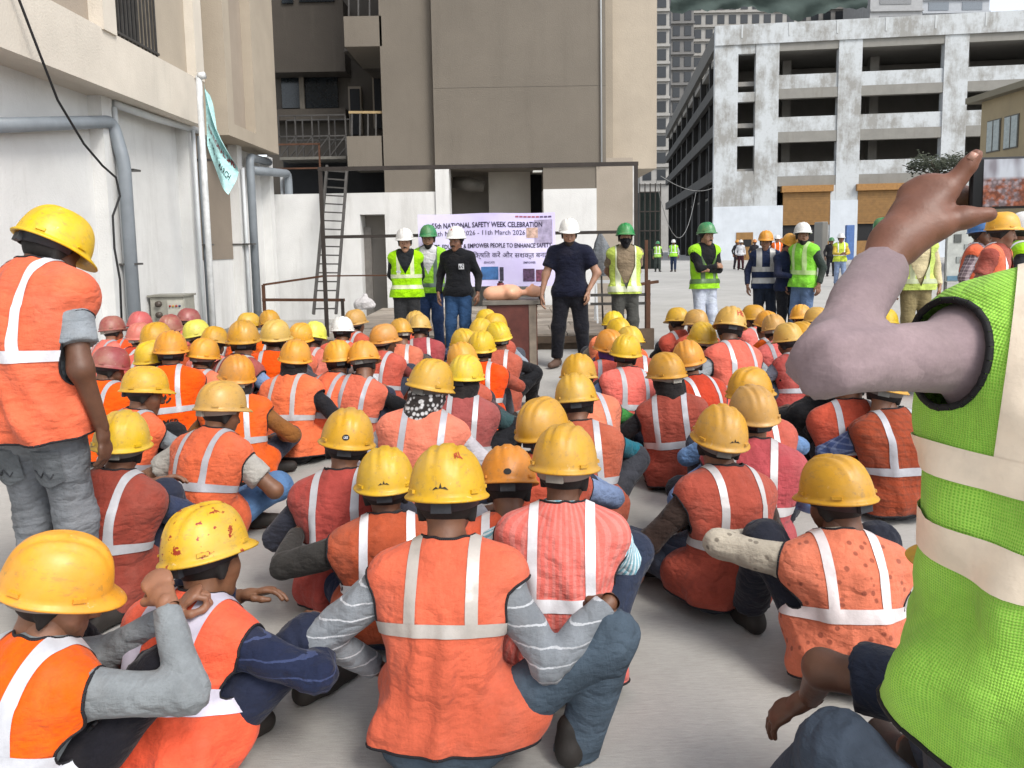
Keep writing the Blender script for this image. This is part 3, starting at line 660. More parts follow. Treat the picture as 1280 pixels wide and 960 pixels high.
# ---------------------------------------------------------------- poses
def seated(kind, lean=0.12, zhead=0.77, rg=random, wr=None, side=0.0):
    """kind K knees up, X cross-legged, Q squatting; zhead = head-centre height"""
    pz = {'K': 0.125, 'X': 0.125, 'Q': 0.27}[kind]; zn = zhead - 0.145; j = lambda a: rg.uniform(-a, a)
    p = dict(pelvis=(0, 0, pz), neck=(side, lean, zn), head=(side * 1.2 + j(.01), lean + 0.055, zhead), hyaw=j(0.7), nod=rg.uniform(-0.05, 0.35), htilt=j(0.17), twist=j(0.25))
    if kind == 'X':
        p['ankle'] = ((0.10, 0.30, 0.10), (-0.10, 0.38, 0.10)); p['kpole'] = ((-1, 0.4, 0.35 + j(.2)), (1, 0.4, 0.35 + j(.2)))
        p['wrist'] = ((-0.2 + j(.08), 0.30, 0.27), (0.2 + j(.08), 0.30, 0.27)); p['apole'] = ((-0.8, -0.4, -0.3), (0.8, -0.4, -0.3)); p['toe'] = ((1, 0.4, 0), (-1, 0.4, 0))
    elif kind == 'K':
        a = j(.05); p['ankle'] = ((-0.15 + a, 0.50, 0.09), (0.15 + a, 0.50, 0.09)); p['kpole'] = ((-0.35 + j(.25), 0.5, 1), (0.35 + j(.25), 0.5, 1))
        p['wrist'] = ((-0.09 + j(.08), 0.42, 0.40 + j(.06)), (0.09 + j(.08), 0.42, 0.40 + j(.06))); p['apole'] = ((-1, -0.3, -0.35), (1, -0.3, -0.35))
    else:
        p['ankle'] = ((-0.15, 0.22, 0.09), (0.15, 0.22, 0.09)); p['kpole'] = ((-0.3, 1, 0.6), (0.3, 1, 0.6))
        p['wrist'] = ((-0.08 + j(.08), 0.44, 0.44), (0.08 + j(.08), 0.44, 0.44)); p['apole'] = ((-1, -0.2, -0.3), (1, -0.2, -0.3))
    if wr: p['wrist'] = wr
    return p
def standing(arms='down', lean=0.0, hyaw=0.0, nod=0.1, stance=0.11, rg=random, step=0.0, zs=0.0):
    j = lambda a: rg.uniform(-a, a)
    p = dict(pelvis=(0, 0, 0.92), neck=(0, 0.01 + lean, 1.44), chest=(0, -0.015 + lean * 0.6, 1.2), head=(0, 0.045 + lean * 1.2, 1.585), hyaw=hyaw, nod=nod, htilt=j(0.05), hem=-0.26,
             ankle=((-stance, 0.02 + step, 0.085), (stance, 0.02 - step, 0.085)), kpole=((-0.1, 1, 0), (0.1, 1, 0)), apole=((-0.5, -1, 0), (0.5, -1, 0)))
    p['dorsal'] = ((-1, 0.2, 0.1), (1, 0.2, 0.1)); dn = ((0, 0.1, -1), (0, 0.1, -1)); p['hand_dir'] = dn
    W = {'down': ((-0.27, 0.02, 0.90), (0.27, 0.02, 0.90)), 'back': ((-0.07, -0.17, 0.92), (0.07, -0.17, 0.95)), 'folded': ((0.07, 0.20, 1.12), (-0.07, 0.24, 1.17)),
         'front': ((-0.07, 0.30, 1.10), (0.07, 0.30, 1.10)), 'belt': ((-0.27, 0.1, 0.92), (0.19, 0.16, 0.97))}[arms]
    p['wrist'] = W
    if arms == 'folded': p['hand_dir'] = ((1, -0.6, 0.1), (-1, -0.6, 0.1)); p['apole'] = ((-1, -0.1, -0.8), (1, -0.1, -0.8)); p['dorsal'] = ((0, 1, 0.4), (0, 1, 0.4))
    if arms == 'front': p['hand_dir'] = ((0.5, 0.8, 0.2), (-0.5, 0.8, 0.2)); p['apole'] = ((-1, -0.6, -0.6), (1, -0.6, -0.6))
    if arms == 'back': p['apole'] = ((-1, -0.5, 0), (1, -0.5, 0)); p['hand_dir'] = ((1, -0.1, -0.3), (-1, -0.1, -0.3))
    return p
# ---------------------------------------------------------------- the setting
def wp(o, parent):
    o.parent = parent; o.matrix_parent_inverse = (Matrix.Translation(parent.location) @ parent.rotation_euler.to_matrix().to_4x4()).inverted(); return o
def wbox(name, lo, hi, mat, parent, bevel=0.0):
    l = [min(a, b) for a, b in zip(lo, hi)]; h_ = [max(a, b) for a, b in zip(lo, hi)]
    return wp(MB().box(l, h_).build(name, mat, None, bevel), parent)
def wmb(name, mb, mat, parent): return wp(mb.build(name, mat), parent)
def ground_mat():
    k = NT('broomed_concrete'); pos = k.n('NewGeometry').outputs['Position']
    big = k.noise(0.22, 7, 0.62, pos); mid = k.noise(1.7, 7, 0.7, pos); br = k.noise(42, 5, 0.75, pos, (0.42, 2.6, 1)); fine = k.noise(140, 3, 0.7, pos)
    c = k.mix(k.ramp(big, 0.3, 0.7), lin('#a3a19c'), lin('#bab8b3'))
    c = k.mix(k.ramp(mid, 0.42, 0.75, 0, 0.4), c, lin('#86847e'))
    c = k.mix(k.ramp(br, 0.35, 0.7, 0.0, 0.34), c, lin('#73716c'))
    c = k.mix(k.ramp(k.noise(4.5, 8, 0.8, pos), 0.63, 0.72, 0, 0.5), c, lin('#5b5751'))
    c = k.mix(k.ramp(fine, 0.62, 0.75, 0, 0.3), c, lin('#b9b7b1'))
    k.l(c, k.b.inputs['Base Color']); k.b.inputs['Roughness'].default_value = 0.9
    k.bump(k.math('ADD', k.math('MULTIPLY', br, 1.0), k.math('MULTIPLY', fine, 0.4)), 0.5, 0.006); return k.m
g = MB().add([(-900, -300, 0), (900, -300, 0), (900, 1500, 0), (-900, 1500, 0)], [(0, 1, 2, 3)]).build('ground', ground_mat()); tag(g, kind='structure')

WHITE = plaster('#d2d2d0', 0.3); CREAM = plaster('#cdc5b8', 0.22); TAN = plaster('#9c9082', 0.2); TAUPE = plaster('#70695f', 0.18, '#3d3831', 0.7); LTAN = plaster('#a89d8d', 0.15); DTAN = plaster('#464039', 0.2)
DARK = plain('#16171a', 0.8, bump=0); GLASS = plain('#1d2226', 0.15, bump=0); STEEL = plain('#5c5a58', 0.5, 0.6); DSTEEL = plain('#39332f', 0.6, 0.4); RUST = plain('#5b3d2c', 0.8, 0.2)
PIPE = plain('#7f868c', 0.45, 0, 0.15, 3); WPIPE = plain('#bfc3c5', 0.45, 0, 0.1, 3); WOOD = plain('#8c8072', 0.85, 0, 0.35, 4); DWOOD = plain('#594a3c', 0.85, 0, 0.4, 4)

# left building: straight wall along the view, overhanging band, upper storeys
lb = empty('building', (-5.4, 8, 0)); tag(lb, 'pale building with overhanging balcony band and grey drain pipes beside the crowd', 'building')
wbox('wall', (-6.2, -4, 0), (-5.1, 16.4, 3.42), WHITE, lb)
wbox('balcony_band', (-6.2, -4, 3.4), (-4.66, 12.0, 4.08), CREAM, lb)
wbox('upper_wall', (-6.2, -4, 4.05), (-4.98, 12.9, 10), TAN, lb)
wbox('recess_wall', (-6.2, 12.0, 3.4), (-5.0, 12.98, 4.1), TAN, lb)
cm_ = wbox('corner_block', (-6.2, 12.95, 3.4), (-4.62, 13.25, 10), LTAN, lb); wbox('corner_block', (-6.2, 14.35, 3.4), (-4.62, 15.7, 10), LTAN, lb)
wbox('corner_block', (-6.2, 13.25, 3.4), (-4.62, 14.35, 3.62), LTAN, lb); wbox('inset_panel', (-6.2, 13.25, 3.62), (-4.80, 14.35, 10), TAN, lb)
for y0, y1, xx in ((7.05, 7.3, -4.62), (9.15, 9.45, -4.63), (11.75, 12.05, -4.62)): wbox('pier', (-6.0, y0, 4.06), (xx, y1, 10), CREAM, lb)
wbox('wall_panel', (-6.0, 8.3, 4.06), (-4.80, 9.15, 10), TAN, lb); wbox('wall_panel', (-6.0, 10.75, 4.06), (-4.76, 11.75, 10), LTAN, lb)
wbox('balcony_shade', (-5.2, 9.46, 4.12), (-4.965, 10.74, 6.3), DARK, lb); wbox('window', (-5.2, 7.35, 4.3), (-4.965, 8.25, 6), GLASS, lb)  # balcony opening is a solid dark box, its shade put into the colour
rl = wbox('railing', (-4.75, 9.45, 5.12), (-4.71, 10.75, 5.17), STEEL, lb); wbox('rail', (-4.75, 9.45, 4.14), (-4.71, 10.75, 4.17), STEEL, lb)
for i in range(13): wmb('baluster', MB().bar((-4.73, 9.5 + i * 0.1, 4.09), (-4.73, 9.5 + i * 0.1, 5.13), 0.022), STEEL, lb)
for y0, y1, xx in ((9.55, 9.8, -4.93), (12.0, 12.28, -4.92), (14.15, 14.4, -4.92), (16.0, 16.25, -4.92)): wbox('pilaster', (-5.5, y0, 0), (xx, y1, 3.4), WHITE, lb)
wbox('painted_panel', (-5.2, 12.5, 1.35), (-5.085, 14.15, 3.4), plaster('#83786b', 0.1), lb)
wbox('plinth', (-5.2, 9.0, 0), (-5.07, 16.4, 0.12), plaster('#8a8883', 0.5), lb)
def arc(pts, r=0.14, n=4):
    """round the corners of a pipe run"""
    pts = [Vector(p) for p in pts]; out = [pts[0]]
    for a, b, c in zip(pts, pts[1:], pts[2:]):
        u = (a - b).normalized(); v = (c - b).normalized(); p = b + u * r; q = b + v * r
        for i in range(n + 1):
            t = i / n; out.append(p * (1 - t) ** 2 + b * 2 * t * (1 - t) + q * t * t)
    return out + [pts[-1]]
pA = PX(138, 155, -4.86); pA0 = Vector((-4.97, 6.0, pA.z - 0.35)); pB_ = PX(158, 215, -4.78); 
def pipe(pts, r, mat, name='drain_pipe', rr=0.14):
    o = wmb(name, MB().tube(arc(pts, rr), r, 12), mat, lb); return o
pipe([PX(-40, 158, -5.0), PX(140, 152, -4.92), Vector((-4.80, pA.y + 0.15, 2.62)), Vector((-4.80, pA.y + 0.15, 0))], 0.078, PIPE)
pipe([PX(143, 130, -4.93), PX(195, 148, -4.9), PX(247, 163, -4.88)], 0.05, WPIPE)
for u, xx, r, m, zt in ((256, -4.86, 0.062, PIPE, 3.3), (247, -4.84, 0.03, WPIPE, 3.35), (152, -4.90, 0.03, WPIPE, 3.3), (306, -4.86, 0.03, WPIPE, 3.0), (354, -4.88, 0.035, WPIPE, 3.1)):
    p = PX(u, 260, xx); pipe([Vector((xx, p.y, zt)), Vector((xx, p.y, 0))], r, m)
a = PX(336, 203, -4.9); b = PX(312, 196, -4.78); pipe([a, b, Vector((b.x, b.y, 0))], 0.075, PIPE)
a = PX(316, 213, -4.85); b = PX(360, 217, -4.72); pipe([a, b, Vector((b.x, b.y, 0))], 0.085, PIPE)
for u, v, xx in ((163, 213, -4.8), (166, 330, -4.8), (258, 200, -4.86), (258, 306, -4.86), (312, 305, -4.8), (363, 306, -4.72)):
    p = PX(u, v, xx); wbox('pipe_clamp', (p.x - 0.3, p.y - 0.09, p.z - 0.012), (p.x + 0.09, p.y + 0.09, p.z + 0.012), STEEL, lb)
cab = [PX(u, v, xx) for u, v, xx in ((10, -30, -4.6), (24, 0, -4.58), (45, 55, -4.56), (72, 125, -4.6), (105, 180, -4.62), (128, 207, -4.65), (145, 222, -4.68), (150, 245, -4.7), (141, 270, -4.72), (143, 310, -4.7), (150, 350, -4.7), (152, 400, -4.72))]
tag(MB().tube(cab, 0.013, 6).build('cable', plain('#1a1a1c', 0.7)), 'thin black cable hanging down the wall beside the thick drain pipe', 'cable')

# electric panel by the wall
p = PX(218, 370, -4.78); eb = empty('electric_panel', (p.x, p.y, 0)); tag(eb, 'beige grey electric panel box standing against the white wall', 'panel box')
z1 = p.z; wbox('cabinet', (p.x - 0.28, p.y - 0.16, 0.12), (p.x + 0.2, p.y + 0.2, z1), plain('#9c9a8f', 0.5), eb, 0.01); wbox('cabinet_lid', (p.x - 0.3, p.y - 0.19, z1), (p.x + 0.22, p.y + 0.22, z1 + 0.025), plain('#8a887e', 0.5), eb)
wbox('door', (p.x - 0.03, p.y - 0.175, 0.2), (p.x + 0.18, p.y - 0.158, z1 - 0.05), plain('#b4b2a6', 0.5), eb)
for i in range(4): wmb('indicator', MB().tube([(p.x + 0.01 + 0.045 * i, p.y - 0.172, z1 - 0.13), (p.x + 0.01 + 0.045 * i, p.y - 0.195, z1 - 0.13)], 0.014, 10), plain(['#a02020', '#b08020', '#a02020', '#203060'][i], 0.3), eb)
for i in range(3): wmb('socket', MB().tube([(p.x - 0.15, p.y - 0.155, z1 - 0.1 - 0.15 * i), (p.x - 0.15, p.y - 0.21, z1 - 0.1 - 0.15 * i)], 0.042, 12), plain('#4a4038', 0.5), eb)
for dx in (-0.24, 0.16): wbox('leg', (p.x + dx - 0.02, p.y - 0.02, 0), (p.x + dx + 0.02, p.y + 0.02, 0.14), STEEL, eb)

# flag on a pole
fp = PY(262, 330, 11.0); tp = PY(249, 95, 11.0); fl = empty('flag', (fp.x, 11.0, 0)); tag(fl, 'pale turquoise safety flag drooping from a tall white pole', 'flag')
wmb('pole', MB().tube([(fp.x, 11, 0), (fp.x, 11, tp.z)], 0.042, 12), plain('#d4d6d6', 0.4), fl)
wmb('finial', MB().tube([(fp.x, 11, tp.z), (fp.x + 0.03, 11, tp.z + 0.0), (fp.x + 0.09, 11, tp.z + 0.01)], 0.05, 10), plain('#d4d6d6', 0.4), fl)
def flag_pt(a, b):
    """a 0..1 along the hoist downwards, b 0..1 out along the fly"""
    L = [(255, 104), (257, 128), (258, 152), (259, 182)]; Rr = [(261, 120), (276, 168), (297, 212), (289, 244)]
    def ev(q, t): t *= 3; i = min(int(t), 2); f = t - i; return nv(q[i]) * (1 - f) + nv(q[i + 1]) * f
    p0 = ev(L, a); p1 = ev(Rr, a); u, v = p0 * (1 - b) + p1 * b; v += 10 * math.sin(b * math.pi) * a
    P_ = PY(u, v, 10.95); return Vector((P_.x, 10.95 + 0.10 * b * math.sin(9 * a - 5 * b) - 0.03 * b, P_.z))
vs_ = [flag_pt(i / 20, j / 16) for i in range(21) for j in range(17)]; fs_ = [(i * 17 + j, i * 17 + j + 1, (i + 1) * 17 + j + 1, (i + 1) * 17 + j) for i in range(20) for j in range(16)]
fc = wmb('flag_cloth', MB().add(vs_, fs_, True), cloth('#b4e2de'), fl)
for txt, a0, sz, colr in (('NATIONAL SAFETY', 0.66, 0.115, '#7a1f1f'), ('4 TO 11 MARCH', 0.83, 0.115, '#23302e')):
    me = text_mesh(txt, 1.0, 'LEFT', True)
    for v in me.vertices:
        q = flag_pt(a0 - v.co.y * sz * 0.9, 0.08 + v.co.x * sz * 0.95); v.co = q + Vector((0.0, -0.008, 0))
    o = link('lettering', me, None, plain(colr, 0.8)); wp(o, fl)

# centre tower
TY = 16.5; tw_ = empty('building', (0, 18, 0)); tag(tw_, 'tall taupe building with blank front and white painted base behind the banner', 'building')
def fr(u0, v0, u1, v1, Y): a = PY(u0, (v0 + v1) / 2, Y); b = PY(u1, (v0 + v1) / 2, Y); c = PY((u0 + u1) / 2, v0, Y); d = PY((u0 + u1) / 2, v1, Y); return a.x, b.x, d.z, c.z
def tb(name, u0, v0, u1, v1, y0, y1, mat, z0=None, z1=None, par=None):
    x0, x1, lo, hi = fr(u0, v0, u1, v1, y0); return wbox(name, (x0, y0, lo if z0 is None else z0), (x1, y1, hi if z1 is None else z1), mat, par or tw_)
tb('front_wall', 541, 0, 757, 208, 16.42, 20.5, TAUPE, z1=14)
tb('side_face', 757, 0, 821, 211, 16.9, 20.5, LTAN, z1=14); tb('corner_strip', 752, 0, 766, 211, 16.66, 17.4, plaster('#958b7c', 0.1), z1=14)
wmb('joint_pipe', MB().tube([PY(752, 205, 16.38), Vector((PY(752, 205, 16.38).x, 16.38, 12))], 0.018, 8), WPIPE, tw_)
tb('plaster_joint', 541, 108, 757, 108.4, 16.415, 16.43, plaster('#6d675f', 0.1))
tb('wing_wall', 477, 0, 541, 241, 16.6, 20, TAUPE, z1=14)
tb('balcony_wall', 430, 20, 477, 58, 16.6, 18.6, TAUPE); tb('balcony_wall', 434, 170, 477, 208, 16.6, 18.6, TAUPE)
tb('balcony_slab', 434, 54, 477, 58, 16.62, 19.0, DTAN)
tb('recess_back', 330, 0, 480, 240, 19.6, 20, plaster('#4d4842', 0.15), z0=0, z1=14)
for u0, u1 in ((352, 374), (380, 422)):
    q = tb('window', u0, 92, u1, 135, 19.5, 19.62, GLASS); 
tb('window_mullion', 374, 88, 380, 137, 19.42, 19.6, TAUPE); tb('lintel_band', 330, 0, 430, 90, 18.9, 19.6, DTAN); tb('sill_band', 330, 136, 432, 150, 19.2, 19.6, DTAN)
for u0, u1, v0, v1 in ((352, 366, -8, 4), (374, 418, -8, 2)): tb('window', u0, v0, u1, v1, 18.85, 18.95, GLASS)
for u0, u1, v0, v1 in ((436, 452, 108, 168), (466, 478, 95, 160)):
    tb('door_frame', u0, v0, u1, v1, 19.3, 19.5, plaster('#7f766a', 0.1)); tb('door', u0 + 2, v0 + 3, u1 - 2, v1, 19.26, 19.45, DARK)
for v in (140.5, ): wmb('handrail', MB().bar(PY(436, v, 16.7), PY(478, v, 16.7), 0.05), plain('#a08a63', 0.7), tw_)
for u in (440, 450, 460, 470): wmb('rail_post', MB().bar(PY(u, 141, 16.7), PY(u, 171, 16.7), 0.03), STEEL, tw_)
wmb('stair_stringer', MB().bar(PY(440, 58, 18.4), PY(478, 92, 19.2), 0.5, 0.2), DTAN, tw_)
for u in (436, 448, 462, 474): wmb('rail_post', MB().bar(PY(u, -4, 16.7), PY(u, 20, 16.7), 0.03), STEEL, tw_)
tb('low_gap_shade', 355, 200, 482, 246, 18.0, 18.4, DARK)  # solid dark box painted as the shaded gap
# white painted ground storey
bz = PY(460, 241, 16.4).z
def wb(name, u0, u1, y0, y1, z0, z1, mat): return wbox(name, (PY(u0, 300, y0).x, y0, z0), (PY(u1, 300, y0).x, y1, z1), mat, tw_)
wb('base_wall', 345, 451, 16.4, 17.0, 0, bz, WHITE); wb('base_wall', 482, 546, 16.4, 17.0, 0, bz, WHITE)
dz = PY(466, 268, 16.4).z; wb('base_wall', 451, 482, 16.4, 17.0, dz, bz, WHITE); wb('doorway_back', 449, 484, 17.0, 17.1, 0, dz, plaster('#8f8a83', 0.3)); wb('door', 455, 464, 16.75, 16.8, 0, dz - 0.25, plain('#6f6b66', 0.6))
for v in (300, 340): pass
wb('base_pier', 546, 563, 16.36, 17.0, 0, PY(554, 208, 16.4).z - 0.002, WHITE)
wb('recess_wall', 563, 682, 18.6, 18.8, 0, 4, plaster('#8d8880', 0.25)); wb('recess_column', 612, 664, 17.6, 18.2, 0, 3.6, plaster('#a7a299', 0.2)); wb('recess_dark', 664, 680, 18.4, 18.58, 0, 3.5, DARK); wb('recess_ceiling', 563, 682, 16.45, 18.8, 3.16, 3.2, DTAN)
wb('base_wall', 680, 746, 16.4, 17.2, 0, PY(712, 236, 16.4).z, WHITE); wb('upper_band', 680, 746, 16.46, 17.2, PY(712, 236, 16.4).z, 3.3, TAUPE)
wb('base_pier', 746, 791, 16.44, 18, 0, 3.3, plaster('#9a9083', 0.12)); wb('corner_edge', 791, 797, 16.5, 17.5, 0, 3.2, plain('#c2c2bf', 0.6))
q = PY(595, 228, 17.4); wmb('duct', MB().tube([PY(566, 228, 17.4), PY(585, 230, 17.4), PY(605, 234, 17.4)], [0.12, 0.17, 0.12], 12), plain('#5a564f', 0.6), tw_)
lamp = PY(672, 214, 16.5); wbox('lamp', (lamp.x - 0.1, 16.5, lamp.z - 0.02), (lamp.x + 0.1, 16.7, lamp.z + 0.02), plain('#e8e8e0', 0.4), tw_)
# suspended cradle in front of the recess
cr = empty('work_cradle', (PY(388, 200, 18).x, 18, PY(388, 200, 18).z)); tag(cr, 'galvanised suspended work cradle hanging in the dark recess above the ladder', 'cradle')
x0, x1, z0, z1 = fr(354, 147, 436, 198, 17.6)
for yy in (17.3, 17.9):
    wmb('rail', MB().bar((x0, yy, z1), (x1, yy, z1), 0.03), STEEL, cr); wmb('rail', MB().bar((x0, yy, (z0 + z1) / 2), (x1, yy, (z0 + z1) / 2), 0.03), STEEL, cr)
    for i in range(5):
        xx = x0 + (x1 - x0) * i / 4; wmb('post', MB().bar((xx, yy, z0), (xx, yy, z1 - 0.02), 0.03), STEEL, cr)
        if i < 4: wmb('brace', MB().bar((xx, yy - 0.02, z0), (xx + (x1 - x0) / 4, yy - 0.02, (z0 + z1) / 2), 0.022), STEEL, cr)
wbox('deck', (x0, 17.25, z0 - 0.06), (x1, 17.95, z0), plain('#77746d', 0.6, 0.3), cr)
x0, x1, z0, z1 = fr(357, 181, 402, 211, 17.0); sc_ = empty('pipe_frame', (x0, 17, 0)); tag(sc_, 'bare steel pipe frame standing under the suspended cradle', 'frame')
for yy in (16.9,): 
    wmb('rail', MB().bar((x0 - 0.2, yy, z1), (x1, yy, z1), 0.035), RUST, sc_); wmb('rail', MB().bar((x0 - 0.2, yy, z0), (x1, yy, z0), 0.035), RUST, sc_); wmb('post', MB().bar((x1 - 0.02, yy, bz - 0.1), (x1 - 0.02, yy, z1), 0.035), RUST, sc_)

# stage
SX0, SX1, SY0, SY1, SZ = -2.75, 1.86, 10.95, 16.3, 0.23
st = empty('stage', (0, 13, 0)); tag(st, 'low weathered timber stage of boards behind the speakers', 'stage'); n = 9; rg = random.Random(5)
wood_m = [plain(c, 0.85, 0, 0.3, 3.5) for c in ('#9a9084', '#8f857a', '#a49a8e', '#877c70')]
bw_ = (SY1 - SY0) / n
for i in range(n):
    cuts = [SX0, rg.uniform(-1.4, -0.6), rg.uniform(0.2, 1.0), SX1]
    for j in range(3): wbox('board', (cuts[j] + 0.006, SY0 + i * bw_ + 0.006, SZ - 0.03), (cuts[j + 1] - 0.006, SY0 + (i + 1) * bw_ - 0.006, SZ + rg.uniform(-0.006, 0.006)), rg.choice(wood_m), st)
wbox('fascia', (SX0, SY0 - 0.03, 0.1), (SX1, SY0 + 0.02, SZ - 0.034), DWOOD, st); wbox('fascia', (SX0 + 0.3, SY0 + 0.05, 0.0), (SX1 - 0.1, SY0 + 0.12, 0.1), DWOOD, st)
for x in (SX0 + 0.05, -1.2, 0.2, SX1 - 0.06):
    for y in (SY0 + 0.2, 13.5, SY1 - 0.1): wbox('post', (x - 0.04, y - 0.04, 0), (x + 0.04, y + 0.04, SZ - 0.032), DWOOD, st)
# steel frame that carries the banner
FY = 11.05; ff = empty('steel_gantry', (0, FY, 0)); tag(ff, 'thin dark steel frame spanning the stage, carrying the banner', 'frame')
xl = PY(404, 300, FY).x; xr = PY(795, 300, FY).x; zt = PY(600, 208, FY).z; zm = PY(600, 293, FY).z
for x in (xl, xr): wmb('post', MB().bar((x, FY, SZ - 0.01), (x, FY, zt), 0.05), DSTEEL, ff)
wmb('crossbar', MB().bar((xl - 0.03, FY, zt), (xr + 0.03, FY, zt), 0.055), DSTEEL, ff); wmb('crossbar', MB().bar((xl, FY, zm), (xr - 0.1, FY, zm), 0.045), DSTEEL, ff)
# banner
bn = empty('banner', (-0.36, FY - 0.05, 0.9)); tag(bn, 'lilac printed safety week banner hung on the steel frame', 'banner')
bx0 = PY(524, 310, FY).x; bx1 = PY(694, 310, FY).x; bz0 = PY(608, 358, FY).z; bz1 = PY(608, 267, FY).z
def banner_mat():
    k = NT('banner_print'); pos = k.n('NewGeometry').outputs['Position']; n1 = k.noise(1.4, 4, 0.5, pos)
    c = k.mix(k.ramp(n1, 0.3, 0.7), lin('#c6bce6'), lin('#dcd6f0')); k.l(c, k.b.inputs['Base Color']); k.b.inputs['Roughness'].default_value = 0.55; k.bump(k.noise(2.5, 3, 0.5, pos), 0.3, 0.05); return k.m
def bpt(x, z, off=0.0): fx = (x - bx0) / (bx1 - bx0); return Vector((x, FY - 0.06 + 0.022 * math.sin(fx * 9 + z * 3) * (0.5 + 0.5 * (bz1 - z)) - off, z - 0.012 * math.sin(fx * math.pi * 3) * 0.5))
vs_ = [bpt(bx0 + (bx1 - bx0) * i / 40, bz0 + (bz1 - bz0) * j / 16) for j in range(17) for i in range(41)]
fs_ = [(j * 41 + i, j * 41 + i + 1, (j + 1) * 41 + i + 1, (j + 1) * 41 + i) for j in range(16) for i in range(40)]
wmb('banner_sheet', MB().add(vs_, fs_, True), banner_mat(), bn)
def banner_text(txt, u, v, hpx, colr, width_px, bold=True):
    me = text_mesh(txt, 1.0, 'CENTER', bold); c = PY(u, v, FY); xs = [q.co.x for q in me.vertices]; wd = max(xs) - min(xs); k = (width_px * FY / 960) / wd; kz = hpx * FY / 960 / 0.72; mx = (max(xs) + min(xs)) / 2
    for q in me.vertices: q.co = bpt(c.x + (q.co.x - mx) * k, c.z + q.co.y * kz, 0.006)
    wp(link('lettering', me, None, plain(colr, 0.7, bump=0)), bn)
banner_text('55th NATIONAL SAFETY WEEK CELEBRATION', 609, 281.5, 6.4, '#241a3c', 136)
banner_text('4th March 2026 - 11th March 2026', 600, 291.5, 6.0, '#2c2247', 112, False)
banner_text('ENGAGE, EDUCATE & EMPOWER PEOPLE TO ENHANCE SAFETY', 609, 307.5, 5.4, '#241a3c', 160)
banner_text('लोगों को जोड़ें, शिक्षित करें और सशक्त बनाएं', 612, 319.5, 6.0, '#2c2247', 150, False)
banner_text('EDUCATE', 612, 328.5, 2.6, '#4a3f6a', 13); banner_text('EMPOWER', 662, 327.5, 2.6, '#4a3f6a', 15)
def bpatch(u0, v0, u1, v1, mat, off=0.006, name='picture'):
    a = PY(u0, v1, FY); b = PY(u1, v0, FY); n = 8; vs_ = [bpt(a.x + (b.x - a.x) * i / n, a.z + (b.z - a.z) * j / n, off) for j in range(n + 1) for i in range(n + 1)]
    fs_ = [(j * (n + 1) + i, j * (n + 1) + i + 1, (j + 1) * (n + 1) + i + 1, (j + 1) * (n + 1) + i) for j in range(n) for i in range(n)]
    return wmb(name, MB().add(vs_, fs_, True), mat, bn)
bpatch(602, 333.5, 623, 350, plain('#3f6fa8', 0.6, 0, 0.5, 9, bump=0)); bpatch(625, 334, 629.5, 351, plain('#3c3a4a', 0.6, 0, 0.5, 30, bump=0)); bpatch(654, 335, 668, 351, plain('#5a3f5e', 0.6, 0, 0.7, 25, bump=0)); bpatch(670, 336, 684, 351, plain('#7b4058', 0.6, 0, 0.7, 25, bump=0))
bpatch(668, 274, 690, 305, plain('#a59bb8', 0.6, 0, 0.4, 12, bump=0), 0.004); bpatch(658, 284, 672, 297, plain('#c9a898', 0.6, 0, 0.5, 16, bump=0), 0.005)
for i in range(9): bpatch(644 + i * 5.1, 269.6, 648 + i * 5.1, 271.8, plain('#a05a70' if i < 6 else '#5a4a70', 0.6, bump=0), 0.005, 'print_mark')
bpatch(526, 352.5, 692, 355.5, plain('#e3dff2', 0.6, bump=0), 0.005, 'border_stripe')
# ladder
ld = empty('ladder', (PY(408, 390, 15).x, 15, SZ)); tag(ld, 'long steel ladder leaning on the white wall at the stage end', 'ladder')
la, lc = PY(392, 395, 15.0), PY(409, 207, 16.3); ra_, rc = PY(420, 393, 15.0), PY(434, 209, 16.3); la.z = ra_.z = SZ
for a, b in ((la, lc), (ra_, rc)): wmb('stile', MB().bar(a, b, 0.05, 0.06), STEEL, ld)
for i in range(17):
    t = (i + 0.6) / 17.2; wmb('rung', MB().bar(la.lerp(lc, t), ra_.lerp(rc, t), 0.028), STEEL, ld)
# railings
r1 = empty('railing', (PY(380, 390, 12.4).x, 12.4, 0)); tag(r1, 'rusty steel pipe railing at the stage end below the ladder', 'railing')
a = PY(329, 356, 12.4); b = PY(428, 376, 12.0); zl = 0.70; zt2 = PY(329, 356, 12.4).z
wmb('post', MB().bar((a.x, 12.4, 0), (a.x, 12.4, zt2), 0.045), RUST, r1); wmb('post', MB().bar((b.x, 12.0, SZ - 0.05), (b.x, 12.0, zl + 0.02), 0.045), DSTEEL, r1)
wmb('rail', MB().bar((a.x - 0.02, 12.4, zl), (b.x + 0.03, 12.0, zl), 0.045), RUST, r1); wmb('rail', MB().bar((a.x, 12.4, zt2), PY(405, 345, 12.4), 0.035), RUST, r1); wmb('rail', MB().bar(PY(405, 345, 12.4), PY(500, 344, 12.4), 0.022), RUST, r1)
r2 = empty('railing', (PY(808, 430, 11).x, 11, 0)); tag(r2, 'rusty angle-iron railing post with crossbars at the open stage end', 'railing')
pr = PY(810, 350, 10.85); wmb('post', MB().bar((pr.x, 10.85, 0), (pr.x, 10.85, pr.z), 0.06), RUST, r2); pr2 = PY(808, 300, 11.6); wmb('post', MB().bar((pr2.x, 11.6, 0), (pr2.x, 11.6, pr2.z), 0.045), RUST, r2)
for v, y in ((369, 10.88), (380, 11.5)): wmb('rail', MB().bar(PY(738, v, y), PY(813, v - 1, y), 0.04), STEEL, r2)
